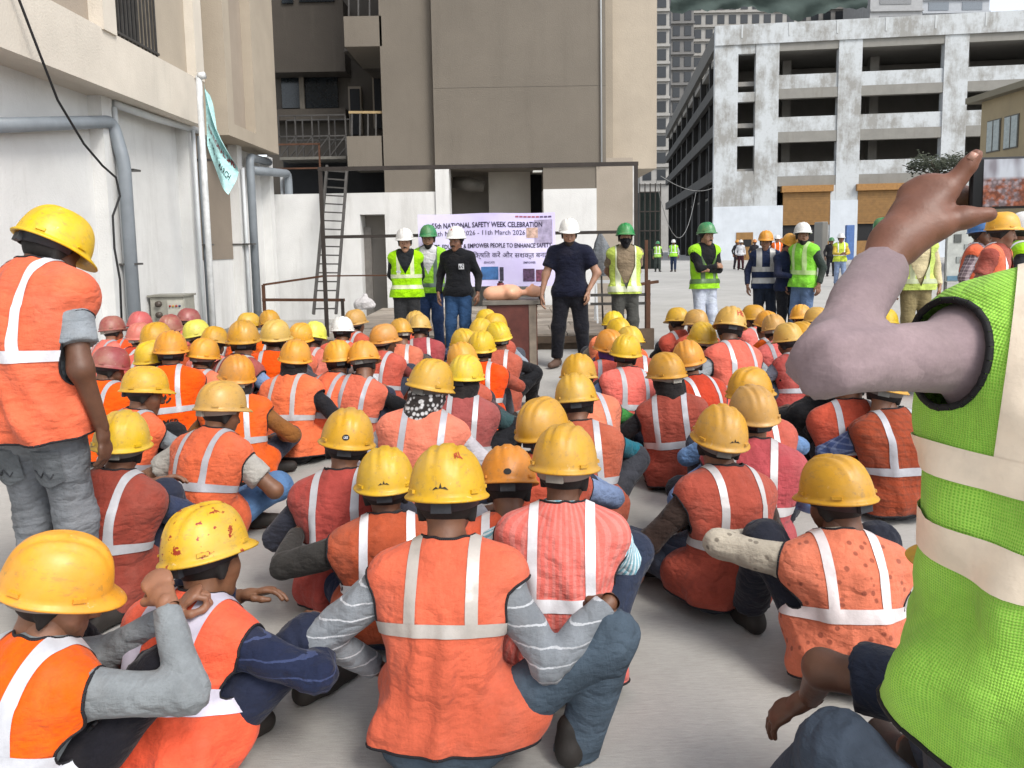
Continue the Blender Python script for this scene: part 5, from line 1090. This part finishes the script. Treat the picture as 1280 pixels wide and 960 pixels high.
for i, (u, v, w_, hc, vc, slv, op, label) in enumerate(crowd):
    rg = random.Random(100 + i); p = place(u, v, w_); d = p.y; zc = p.z
    lean = rg.uniform(0.06, 0.14); hd = op.get('hd', 0.45 * math.atan2(-(stage_c.x - p.x), stage_c.y - p.y) + rg.uniform(-0.28, 0.28))
    sc = min(max((zc - 0.03) / 0.77, 0.94), 1.07); zh = (zc - 0.075 * sc) / sc
    ps = seated(op['k'], lean, zh, rg, side=rg.uniform(-0.05, 0.05)); off = (lean + 0.055) * sc
    if 'hy' in op: ps['hyaw'] = op['hy']
    if op.get('kr'): ps['kpole'] = ((-0.2, 0.5, 1), (0.9, 0.5, 0.9)); ps['ankle'] = ((-0.12, 0.48, 0.09), (0.3, 0.5, 0.09)); ps['wrist'] = (ps['wrist'][0], (0.22, 0.44, 0.42))
    lx, ly = p.x + math.sin(hd) * off, p.y - math.cos(hd) * off
    res = 0.0125 if d < 3.2 else 0.0155 if d < 4.6 else 0.0185 if d < 6.2 else 0.023
    info = person((lx, ly), hd, sc, ps, label, hel=HC[hc], vest=VC[vc] if vc else None, shirt=slv, trousers=op.get('tr', rg.choice(['#23262f', '#2c3242', '#3a3c42', '#4a4f58', '#1d1e22', '#39404e'])), tkind=op.get('tk', 'plain'),
                  sleeve=op.get('sl', 'long'), h=res, scarf=op.get('scarf'), skind=op.get('sk', 'plain'), sc2=op.get('s2'), vkind=op.get('vk', 'plain'), vc2=op.get('v2'), group='workers seated on the concrete', build=rg.uniform(0.88, 1.0), piping=op.get('piping', '#15141a'), tape=rg.choice(['#b6b6ba', '#adadb3', '#bab6b6']), band=rg.choice(['#22242a', '#6a6a66', '#22242a', '#9a968c']), eyes=op.get('hd', 0) > 1, hands=('relaxed', 'relaxed') if d < 8 else ('fist', 'fist'), vloose=rg.uniform(0, 0.012), bands=None)
    made.append((op, info))
BLK = plain('#17130f', 0.7, bump=0); REDP = plain('#b03428', 0.7, bump=0); WHP = plain('#d5d9de', 0.6, bump=0); BLP = plain('#3a6fa0', 0.6, bump=0)
def shape2d(polys):
    vs_, fs_ = [], []
    for q in polys: o = len(vs_); vs_ += [(x, y, 0) for x, y in q]; fs_.append(tuple(range(o, o + len(q))))
    me = bpy.data.meshes.new('mark'); me.from_pydata(vs_, [], fs_); return me
ZIG = shape2d([[(-1, -.25), (-.55, .1), (-.2, -.1), (0, .45), (.2, -.1), (.55, .1), (1, -.25), (.5, -.12), (0, -.05), (-.5, -.12)]])
def ringpoly(r0, r1, a0, a1, n=18):
    return [[(r0 * math.cos(a0 + (a1 - a0) * i / n), r0 * math.sin(a0 + (a1 - a0) * i / n)), (r1 * math.cos(a0 + (a1 - a0) * i / n), r1 * math.sin(a0 + (a1 - a0) * i / n)), (r1 * math.cos(a0 + (a1 - a0) * (i + 1) / n), r1 * math.sin(a0 + (a1 - a0) * (i + 1) / n)), (r0 * math.cos(a0 + (a1 - a0) * (i + 1) / n), r0 * math.sin(a0 + (a1 - a0) * (i + 1) / n))] for i in range(n)]
OVAL = shape2d([[(math.cos(a) * 1, math.sin(a) * 0.62) for a in [2 * math.pi * i / 20 for i in range(20)]]])
EMBL = shape2d(ringpoly(0.72, 1.0, 0.25, 1.4) + ringpoly(0.72, 1.0, 1.8, 2.95) + ringpoly(0.72, 1.0, 3.4, 4.55) + ringpoly(0.72, 1.0, 4.95, 6.1) + [[(-.35, -.45), (.2, -.45), (.4, -.05), (.2, .5), (.1, .1), (-.1, -.05), (-.15, .15), (-.4, -.1)]])
SQR = shape2d([[(-1, -1), (1, -1), (1, 1), (-1, 1)]])
for op, info in made:
    if op.get('mep'):
        L = info['band']; print_on_vest(info, EMBL, -0.01, L + 0.088, 0.05, BLK, name='emblem'); print_on_vest(info, text_mesh('MEP', 1.0, 'CENTER', True), 0.02, L - 0.075, 0.06, BLK, name='lettering')
    if op.get('patch'):
        L = info['band']; print_on_vest(info, SQR, 0.0, L + 0.03, 0.075, WHP, name='patch', ex=0.007); print_on_vest(info, ZIG, 0.0, L + 0.05, 0.045, BLP, name='patch_print', ex=0.009)
    if op.get('oval'): decal_on_helmet(info['helmet'], OVAL, math.pi, 0.2, 0.017, BLK); decal_on_helmet(info['helmet'], text_mesh('L&S', 1.0, 'CENTER', True), math.pi, 0.2, 0.013, WHP, 'helmet_lettering')
    if op.get('logo'): decal_on_helmet(info['helmet'], ZIG, math.pi - 0.3, 0.17, 0.026, BLK)
    if op.get('he'): decal_on_helmet(info['helmet'], text_mesh('HE', 1.0, 'CENTER', True), math.pi - 0.5, 0.42, 0.06, REDP, 'helmet_lettering')
# ---------------------------------------------------------------- near figures, posed one by one
def near(u, v, w_, hd, label, kind='Q', lean=0.1, zr=(0.62, 1.05), wr=None, res=0.012, pose=None, z=None, side=0.0, **kw):
    p = place(u, v, w_, *zr); zc = p.z; sc = min(max((zc - 0.03) / 0.77, 0.95), 1.1); zh = (zc - 0.075 * sc) / sc; rg = random.Random(int(u + v))
    ps = seated(kind, lean, zh, rg, side=side); ps['hyaw'] = 0.0; ps['nod'] = 0.15; ps['twist'] = 0.0; ps['htilt'] = 0.0
    if pose: ps.update(pose)
    off = (lean + 0.055) * sc; lx, ly = p.x + math.sin(hd) * off, p.y - math.cos(hd) * off
    kw.setdefault('build', 0.95); return person((lx, ly), hd, sc, ps, label, h=res, group='workers seated on the concrete', **kw)
N1 = near(561, 603, 104, -0.06, 'squatting worker in orange vest over grey sweater with thin white lines', kind='K', hel=HC['Y'], vest='#e0582c', shirt='#7f858a', skind='hstripe', sc2='#b9bcc0', trousers='#4b5a66', tkind='denim', build=0.95, lean=0.13, tape='#b5aea7', bands=[0.30], hemdrop=-0.05,
    pose=dict(wrist=((-0.24, 0.18, 0.2), PY(762, 752, 2.15)), apole=((-1, -0.4, -0.3), (0.8, -0.5, -0.9)), knee=(None, PY(764, 796, 2.12)), ankle=((-0.14, 0.46, 0.09), PY(716, 950, 2.13)), kpole=((-0.2, 0.6, 1), (0.9, 0.5, 0.8)), hyaw=0.0, nod=0.3, lift=(0, 0.01), hand_dir=(None, (-0.1, 0.8, -0.5))))
decal_on_helmet(N1['helmet'], ZIG, math.pi, 0.155, 0.026, BLK); decal_on_helmet(N1['helmet'], text_mesh('RL', 1.0, 'CENTER', True), math.pi - 0.55, 0.6, 0.034, REDP, 'helmet_lettering')
N2 = near(703, 570, 90, -0.1, 'seated worker in pink ribbed vest and cyan striped polo sleeve', kind='K', hel=HC['Y'], vest='#f0625a', vkind='ribs', vc2='#d9908a', shirt='#7fc4d4', skind='vstripe', sc2='#dfeef2', sleeve='short', trousers='#2a3346', band='#8a867e', lean=0.12, heltilt=-0.08,
    pose=dict(wrist=((-0.1, 0.42, 0.42), (0.10, 0.46, 0.34)), apole=((-1, -0.3, -0.3), (1, -0.35, -0.75)), hyaw=-0.25))
N3 = near(637, 592, 62, 0.0, 'seated worker in amber helmet glimpsed between the two nearest squatting men', kind='K', hel=HC['O'], vest='#d9502f', shirt='#c9c9cc', trousers='#23262f', lean=0.1, pose=dict(nod=0.45))
decal_on_helmet(N3['helmet'], OVAL, math.pi, 0.16, 0.017, BLK)
N4 = near(484, 594, 68, 0.12, 'seated worker in plain brick red vest with charcoal sleeves', kind='X', hel=HC['Y'], vest='#b03c28', shirt='#33312f', trousers='#232c44', lean=0.08, pose=dict(wrist=((-0.40, 0.34, 0.36), (0.18, 0.34, 0.28))), tape='#dcdce0')
decal_on_helmet(N4['helmet'], ZIG, math.pi, 0.17, 0.024, BLK)
N5 = near(258, 676, 106, -0.35, 'seated worker whose yellow helmet is spattered with red paint', kind='K', hel=HC['Y'], splat='#8a1c12', vest='#fa4f1a', shirt='#1f2a44', skind='hstripe', sc2='#3c4a6c', trousers='#20263a', lean=0.14, heltilt=0.0, tape_w=0.06, tape='#c6c2d2',
    pose=dict(wrist=((-0.10, 0.45, 0.36), (0.30, 0.36, 0.34)), apole=((-1, -0.3, -0.3), (1, -0.5, -0.2)), hyaw=-0.15, htilt=-0.18, kpole=((-0.2, 0.5, 1), (0.8, 0.5, 0.9))))
N6 = near(66, 718, 122, -0.42, 'seated worker in amber helmet, orange vest and grey shirt, hands clasped at face', kind='K', hel='#e0942c', vest='#fb5a20', shirt='#878d90', trousers='#15141b', lean=0.1, tape='#c9cbd2', tape_w=0.05, band='#8f8f88', heltilt=-0.1,
    pose=dict(hyaw=-0.75, nod=0.28, htilt=0.05, wrist=((0.16, 0.38, 0.50), PY(208, 752, 1.95)), apole=((-1, -0.1, -0.7), (0.8, -0.1, -0.75)), hand_dir=((0.4, 0.5, 0.5), (-0.75, 0.35, 0.35)), dorsal=((-0.5, -0.5, 0.6), (0.5, -0.6, 0.6)), kpole=((-0.35, 0.5, 1), (0.5, 0.5, 1))), hands=('fist', 'fist'))
R18 = near(1045, 608, 90, -0.05, 'seated worker in salmon vest printed with small dark marks, cream sleeves', kind='K', hel=HC['Y'], vest='#e0664e', vkind='spots', vc2='#7a2f28', shirt='#b7ac9c', skind='spots', sc2='#5a5148', trousers='#20242e', lean=0.12,
    pose=dict(hyaw=0.5, nod=0.25, wrist=((-0.24, 0.38, 0.40), (0.12, 0.40, 0.36)), apole=((-1, -0.4, 0.2), (1, -0.3, -0.3)), ankle=((-0.24, 0.42, 0.09), (0.15, 0.48, 0.09))), tape='#d9d0d0')
R21 = near(1236, 684, 145, 0.3, 'seated worker in navy sleeve and jeans partly behind the lime vest', kind='K', hel=HC['Y'], vest='#f0522a', shirt='#1a2233', sleeve='short', trousers='#3a4450', tkind='denim', lean=0.10, piping=None,
    pose=dict(wrist=(PY(1012, 872, 1.90), (0.2, 0.3, 0.3)), apole=((-0.6, -0.2, 0.7), (1, -0.3, -0.3)), hand_dir=((-0.5, 0.5, -0.6), (0, 1, 0)), ankle=((-0.30, 0.42, 0.09), (0.15, 0.48, 0.09)), kpole=((-0.75, 0.4, 0.8), (1, 0.4, 0.4))))
# man standing on the left
sp = PY(58, 300, 2.9)
sx = standing('down', 0.0, -0.35, 0.5, 0.10); sx['head'] = (0.015, 0.11, 1.535); sx['neck'] = (0, 0.05, 1.425); sx['wrist'] = ((-0.27, 0.02, 0.9), (0.265, 0.03, 0.87)); sx['twist'] = -0.05
S1 = person((sp.x - 0.06, sp.y - 0.05), -0.22, 0.975, sx, 'worker standing over the crowd in coral vest, grey tee and grey jeans', hel='#e8c614', vest='#e96a50', shirt='#868f95', sleeve='short', trousers='#6a6e72', tkind='denim', h=0.012, skin='#5e3e2d', heltilt=-0.12, helyaw=-0.15, band='#23262b', group='workers standing near the camera', vloose=0.02, build=1.0, hemdrop=0.0, tape='#dcdce2')
# back pockets of his jeans, with a stitched zigzag
def on_jeans(x, z, off):
    ys = np.linspace(-0.3, 0.0, 90); P_ = np.stack([np.full(90, x), ys, np.full(90, z)], 1); D = pts_sdf(P_, S1['tprims'], 0.026, 0.04); i = int(np.argmax(D < 0)) if (D < 0).any() else 60; return Vector((x, ys[i] - off, z))
for s in (-1, 1):
    cx, zt_, n = s * 0.092, 0.80, 8; rows_ = []
    for j in range(n + 1):
        for i in range(n + 1):
            fx = i / n * 2 - 1; fz = j / n; rows_.append(on_jeans(cx + fx * 0.062, zt_ - fz * (0.15 - 0.03 * abs(fx)), 0.006))
    MB().add(rows_, [(j * (n + 1) + i, (j + 1) * (n + 1) + i, (j + 1) * (n + 1) + i + 1, j * (n + 1) + i + 1) for j in range(n) for i in range(n)], True).build('back_pocket', cloth('#5d6164', 'denim'), S1['root'])
    zz = [(-0.045, 0.075), (-0.02, 0.105), (0.0, 0.078), (0.02, 0.108), (0.048, 0.07)]; pts_ = [on_jeans(cx + a[0] + (b[0] - a[0]) * t, zt_ - a[1] - (b[1] - a[1]) * t, 0.009) for a, b in zip(zz, zz[1:]) for t in (0, 0.5)]
    MB().tube(pts_, 0.0026, 5).build('pocket_stitching', plain('#3a3d42', 0.9), S1['root'])
# photographer on the right
PHR = -0.55; PHX, PHY = 0.715, 0.93
ph = standing('down', 0.0, -0.25, 0.1, 0.11); ph['armr'] = 0.80; ph['forer'] = 0.72; ph['elbr'] = 0.84; ph['neck'] = (0.04, 0.02, 1.395); ph['chest'] = (0.025, -0.01, 1.19); ph['head'] = (0.15, 0.08, 1.55); ph['pelvis'] = (0, 0, 0.92)
ph['elbow'] = (PY(1036, 456, 0.90), None); ph['wrist'] = (PY(1106, 322, 1.10), Vector((1.12, 1.22, 1.28))); ph['apole'] = ((-1, 0, 0), (1, -0.2, -0.6)); ph['dorsal'] = ((-0.5, -0.7, 0.5), (0.6, -0.4, 0.5)); ph['hand_dir'] = (None, (-0.4, 0.6, 0.5))
S2 = person((PHX, PHY), PHR, 1.0, ph, 'worker in lime mesh vest and mauve shirt raising a phone to film', hel=None, vest='#b2ea58', vkind='mesh', vc2='#84c83a', shirt='#8f7c80', sleeve=0.88, trousers='#3b4149', tkind='denim', skin='#744c3b', h=0.0105, skind='smooth', tape='#ecdcc6', tape_w=0.048, bands=[0.245, 0.345], hands=(None, 'relaxed'), piping='#0d0d10', group='workers standing near the camera', build=0.90, hemdrop=0.02, vloose=0.004, vxo=0.105)
# his left hand, finger by finger, joined to the body mesh of the same skin
hg = Grid((0.40, 0.95, 1.36), (0.80, 1.35, 1.68), 0.0045); F = hg.new()
hp = lambda u, v, d: nv(PY(u, v, d))
W0 = hp(1090, 348, 1.07); W1 = hp(1118, 304, 1.10); ax = unit(nv(ray(1150, 270)))
hg.add(F, prim(W0, W1, 0.027, 0.0265, ax, 0.85), 0.02); hg.add(F, prim(W1, hp(1142, 275, 1.115), 0.029, 0.033, ax, 0.65), 0.03)
KN = [hp(1184, 237, 1.12), hp(1169, 232, 1.128), hp(1153, 234, 1.136), hp(1138, 243, 1.142)]      # knuckles: index, middle, ring, little
for i, q in enumerate(KN):
    s_ = hp(1136 - 7 * i, 290 + 3 * i, 1.108 + 0.006 * i); hg.add(F, prim(s_, q, 0.018, 0.0142), 0.016); hg.add(F, prim(q, q + nv((0, 0.004, 0.001)), 0.0145), 0.010)
hg.add(F, prim(hp(1146, 284, 1.112), hp(1172, 256, 1.12), 0.022, 0.016), 0.02)
for (a, b, r0, r1) in ((KN[0], hp(1197, 223, 1.12), 0.0145, 0.0125), (hp(1197, 223, 1.12), hp(1210, 207, 1.115), 0.0128, 0.0112), (hp(1210, 207, 1.115), hp(1220, 194, 1.11), 0.0114, 0.0092)): hg.add(F, prim(a, b, r0, r1), 0.008)
for (a, b, r0, r1) in ((hp(1130, 306, 1.10), hp(1172, 283, 1.10), 0.022, 0.0175), (hp(1172, 283, 1.10), hp(1206, 272, 1.10), 0.0165, 0.0135), (hp(1206, 272, 1.10), hp(1236, 268, 1.10), 0.0140, 0.0108)): hg.add(F, prim(a, b, r0, r1), 0.014)
for i, (u, v) in enumerate(((1170, 242), (1155, 243), (1142, 250))):   # the other three fingers, curled behind the phone
    a = hp(u, v, 1.145); b = hp(u + 30, v - 2 + 5 * i, 1.172); c = hp(u + 58, v + 3 + 6 * i, 1.172); e = hp(u + 72, v + 8 + 6 * i, 1.165)
    for s_, t_, r in ((a, b, 0.0125), (b, c, 0.011), (c, e, 0.0095)): hg.add(F, prim(s_, t_, r, r * 0.93), 0.004)
Vh, Qh = hg.surf(F); root = S2['root']; body = [c for c in root.children if c.name.startswith('body')][0]; Vh = (Vh - nv((PHX, PHY, 0))) @ np.array(Matrix.Rotation(PHR, 3, 'Z'))
me = body.data; bm = bmesh.new(); bm.from_mesh(me); vv = [bm.verts.new(x) for x in Vh.tolist()]
for q in Qh.tolist():
    f_ = bm.faces.new([vv[i] for i in q]); f_.smooth = True
bm.to_mesh(me); bm.free()
nail = MB(); a = Vector(hp(1213, 200, 1.108)); b = Vector(hp(1219, 191.5, 1.106)); nail.tube([a, b], [0.0062, 0.0058], 8); o = nail.build('fingernail', plain('#b98d7c', 0.35, bump=0)); wp(o, root)
# the phone
phn = empty('mobile_phone', (0, 0, 0)); a = PY(1213, 262, 1.128); b = PY(1213, 197, 1.128); c = PY(1352, 258, 1.128)
ex = (c - a).normalized(); ez = (b - a); hgt = ez.length; ez = (ez - ex * ez.dot(ex)).normalized(); ey = ez.cross(ex); wdt = hgt * 2.1
PMx = Matrix((ex, ey, ez)).transposed().to_4x4(); PMx.translation = a; phn.matrix_world = PMx; tag(phn, 'black mobile phone held sideways filming the gathering', 'phone')
box('phone_case', (0, 0.0, 0), (wdt, 0.009, hgt), plain('#0c0d10', 0.35, bump=0), phn, 0.003)
def screen_mat():
    k = NT('phone_screen'); sp_ = k.n('SeparateXYZ'); k.l(k.vec, sp_.inputs[0]); v = k.n('TexVoronoi'); v.inputs['Scale'].default_value = 170; k.l(k.vec, v.inputs['Vector'])
    crowd_c = k.mix(k.ramp(k.noise(70, 3), 0.45, 0.6), lin('#8a5644'), lin('#8f8488')); crowd_c = k.mix(k.ramp(v.outputs['Distance'], 0.3, 0.7, 0, 0.6), crowd_c, lin('#3a2a28'))
    up = k.mix(k.ramp(k.noise(40, 2, 0.5, None, (1, 1, 0.3)), 0.4, 0.6), lin('#77747a'), lin('#a9adb5')); c = k.mix(k.ramp(sp_.outputs[2], hgt * 0.55, hgt * 0.62), crowd_c, up)
    k.l(c, k.b.inputs['Base Color']); k.l(c, k.b.inputs['Emission Color']); k.b.inputs['Emission Strength'].default_value = 0.12; k.b.inputs['Roughness'].default_value = 0.12; return k.m
box('screen', (0.017, -0.0012, 0.0035), (wdt - 0.012, -0.0002, hgt - 0.0035), screen_mat(), phn)
MB().tube([(0.008, -0.0011, hgt * 0.85), (0.008, 0.0, hgt * 0.85)], 0.0022, 10).build('camera_lens', plain('#3a4048', 0.1, bump=0), phn)
# ---------------------------------------------------------------- people standing by the stage and beyond
LIME = '#a6e31c'; GRN = '#157a44'
def stand(u, vtop, d, hd, arms, label, hgt=None, z0=0.0, res=0.02, group='people standing around the stage', pz=None, **kw):
    p = PY(u, vtop, d); top = p.z; sc = (top - z0) / 1.775; rg = random.Random(int(u * 7))
    pose = kw.pop('pose', {}); ps = standing(arms, 0.0, kw.pop('hyaw', rg.uniform(-0.3, 0.3)), kw.pop('nod', rg.uniform(0, 0.15)), kw.pop('stance', 0.11), rg, kw.pop('step', 0.0)); ps.update(pose)
    return person((p.x, d), hd, min(max(sc, 0.9), 1.1), ps, label, h=res, group=group, eyes=kw.pop('eyes', True), helz=0.05, heltilt=0.05, **kw)
vest_kw = dict(bands=[0.13, 0.27], vneck=0.16, piping='#5d8a1c', tape='#cfd6b0', tape_w=0.05)
PI = math.pi
a1 = stand(506, 286, 10.3, PI + 0.05, 'back', 'man in white helmet and lime vest over dark shirt, hands behind back', hel=HC['W'], vest=LIME, shirt='#1d2226', trousers='#2c2d2f', skin='#a57c64', moustache=True, hyaw=0.05, **vest_kw)
print_on_vest(a1, OVAL, 0.09, 0.34, 0.034, WHP, side=1, name='chest_badge'); print_on_vest(a1, ZIG, 0.09, 0.34, 0.022, plain('#3d6a70', 0.6, bump=0), side=1, ex=0.007, name='badge_print')
stand(536, 282, 10.75, PI - 0.1, 'down', 'bearded man in green helmet with lime vest over white shirt and jeans', hel=GRN, vest='#a2d838', shirt='#d3d3d6', trousers='#2b3f5e', tkind='denim', skin='#8f6952', beard='#14100d', hyaw=0.0, bands=[0.10], vneck=0.22, piping='#5d8a1c', tape='#5f6f66', tape_w=0.05)
a3 = stand(571, 284, 10.1, PI - 0.18, 'down', 'moustached man in white helmet, black full-sleeve shirt and blue jeans', hel=HC['W'], shirt='#14161b', trousers='#2f4d70', tkind='denim', skin='#815c48', moustache=True, hyaw=-0.25)
m = bpy.data.meshes.new('chest_patch'); o = link('chest_patch', SQR.copy(), a3['root'], WHP); o.matrix_local = Matrix.Translation((-0.085, 0.148, 1.26)) @ Matrix.Rotation(R(83), 4, 'X') @ Matrix.Rotation(0.0, 4, 'Y') @ Matrix.Scale(0.036, 4)
o2 = link('patch_print', shape2d([[(-.8, -.7), (-.5, -.7), (.0, .1), (-.2, .3)], [(.2, -.6), (.75, -.7), (.75, .6), (.45, .1)], [(-.8, .8), (-.7, .1), (-.3, .8)]]), a3['root'], BLK); o2.matrix_local = Matrix.Translation((-0.085, 0.1515, 1.26)) @ Matrix.Rotation(R(83), 4, 'X') @ Matrix.Scale(0.036, 4)
decal_on_helmet(a3['helmet'], OVAL, 0.1, 0.42, 0.016, REDP)
a4 = stand(712, 274, 9.35, PI - 0.22, 'belt', 'stout man in white helmet and black polo shirt beside the demonstration table', hel=HC['W'], shirt='#14182c', sleeve='short', trousers='#13141c', skin='#9a745e', beard='#2a1f19', hyaw=0.15, nod=0.22, build=1.15, stance=0.17, shoe='#5a4438', pose=dict(wrist=((-0.23, 0.12, 0.93), (0.33, 0.10, 0.88)), apole=((-1, -0.5, 0), (1, -0.4, 0))))
stand(781, 280, 10.15, PI - 0.02, 'back', 'masked man in green helmet and loose lime vest over tan tee', hel='#1c8a4c', vest='#c3d468', shirt='#8b7a66', sleeve='short', trousers='#4a4a46', skin='#8f6952', mask='#15151a', hyaw=0.0, bands=[0.06], vneck=0.40, piping=None, tape='#d3d8b8', tape_w=0.07)
a6 = stand(881, 279, 10.9, PI + 0.3, 'folded', 'man in green helmet and lime vest with arms folded, pale jeans', hel=GRN, vest=LIME, shirt='#14161a', trousers='#b7bfd0', tkind='denim', skin='#9a745c', moustache=True, hyaw=0.2, bands=[0.10], vneck=0.24, piping='#3f6a1c', tape='#4f6a40', tape_w=0.06)
stand(957, 289, 11.6, PI - 0.2, 'down', 'worker in navy jacket with grey reflective bands and yellow helmet', hel=HC['O'], vest='#1e2c4c', shirt='#1b2744', trousers='#1f2838', skin='#815c48', hyaw=-0.2, bands=[0.12, 0.30], piping=None, tape='#a9a8a6', tape_w=0.085)
stand(984, 296, 11.3, PI + 0.25, 'front', 'worker in plain navy sweatshirt and amber helmet looking down at his hands', hel=HC['O'], shirt='#1a2440', trousers='#17191f', skin='#815c48', hyaw=0.1, nod=0.5)
stand(1006, 279, 11.0, PI - 1.0, 'down', 'bearded man in white helmet and bright lime vest over dark sleeves', hel=HC['W'], vest='#86dc2c', shirt='#2f3a34', trousers='#5a7390', tkind='denim', skin='#815c48', beard='#14100d', hyaw=0.9, bands=[0.20], piping=None, tape='#b9d890', tape_w=0.06)
stand(1148, 268, 9.6, PI - 0.1, 'down', 'man in cream shirt and open lime vest standing behind the raised hand', hel=HC['W'], vest='#bfcf6a', shirt='#c9bb92', trousers='#8a7a58', skin='#8f6952', hyaw=0, bands=[0.10], vneck=0.42, piping=None, tape='#a9b08c', tape_w=0.055)
stand(1101, 273, 12.0, PI + 0.6, 'down', 'man in green helmet and grey-mauve shirt behind the raised wrist', hel=GRN, vest='#a8c86a', shirt='#8d8088', trousers='#1e2a2a', skin='#815c48', hyaw=0.6, bands=[0.15], piping=None)
stand(1222, 273, 8.2, PI + 0.9, 'down', 'worker in blue helmet and checked shirt beside the notice board', hel='#2f6fb8', vest='#e85a34', shirt='#6a5a66', skind='check', sc2='#c9b9c0', trousers='#2a2a30', skin='#6a4a38', hyaw=-0.4, bands=[0.2], piping=None, vneck=0.15)
stand(1247, 267, 6.9, PI + 0.75, 'down', 'worker in amber helmet and orange vest over red tee, looking aside', hel='#d99a2c', vest='#ef5a38', shirt='#a83a36', sleeve='short', trousers='#2a2a30', skin='#815c48', hyaw=0.35, bands=[0.12], vneck=0.18, piping=None, res=0.016, moustache=True)
stand(1276, 266, 7.3, PI + 1.2, 'down', 'bearded man in white helmet and lime vest beside the amber helmet worker', hel=HC['W'], vest=LIME, shirt='#20262c', trousers='#22252c', skin='#815c48', beard='#120d0a', hyaw=0.3, bands=[0.12], piping=None)
FG = 'people walking on the far concrete'
def far(u, vt, vf, hd, label, arms='down', **kw):
    g_ = PZ(u, vf); return stand(u, vt, g_.y, hd, arms, label, res=0.035, group=FG, eyes=False, stance=0.1, step=kw.pop('step', 0.12), **kw)
far(822, 303, 340, PI, 'distant man in green helmet and pale lime vest in the passage', hel=GRN, vest='#b0d860', shirt='#3a4038', trousers='#39403c', bands=[0.2], piping=None)
far(842, 299.5, 340, PI - 0.3, 'distant man in white helmet and lime vest in the passage', hel=HC['W'], vest='#a8e03a', shirt='#b9c0c4', trousers='#2c3a52', bands=[0.2], piping=None)
far(926, 301, 338, PI, 'distant walker in white shirt and dark red trousers near the ochre door', hel=HC['W'], shirt='#d0d2d6', trousers='#3a1a22')
far(921, 302, 337, PI + 0.4, 'distant walker in dark clothes close to the white shirt walker', hel=HC['O'], shirt='#2a2a30', trousers='#25202a')
far(943, 301, 340, PI, 'distant walker in dark shirt and orange helmet past the navy jacket', hel=HC['D'], shirt='#26262c', trousers='#22242c')
far(971, 294, 348, PI, 'distant worker in white helmet and orange vest behind the navy jacket', hel=HC['W'], vest='#f0592c', shirt='#8a3a2c', trousers='#2a2c34', bands=[0.2], piping=None)
far(977, 298, 344, PI, 'distant worker in orange overall behind the navy sweatshirt', hel=HC['D'], vest='#f0592c', shirt='#c0482c', trousers='#2a2c34', bands=[0.2], piping=None)
far(1039, 297, 346, PI, 'distant man in green helmet and dark clothes by the concrete slab', hel=GRN, shirt='#26262a', trousers='#202228')
far(1051, 292, 359, PI - 0.1, 'distant man in white helmet, yellow vest and pale jeans', hel=HC['W'], vest='#c3d92c', shirt='#c9a82c', trousers='#7f93b4', bands=[0.2], piping=None, arms='front')
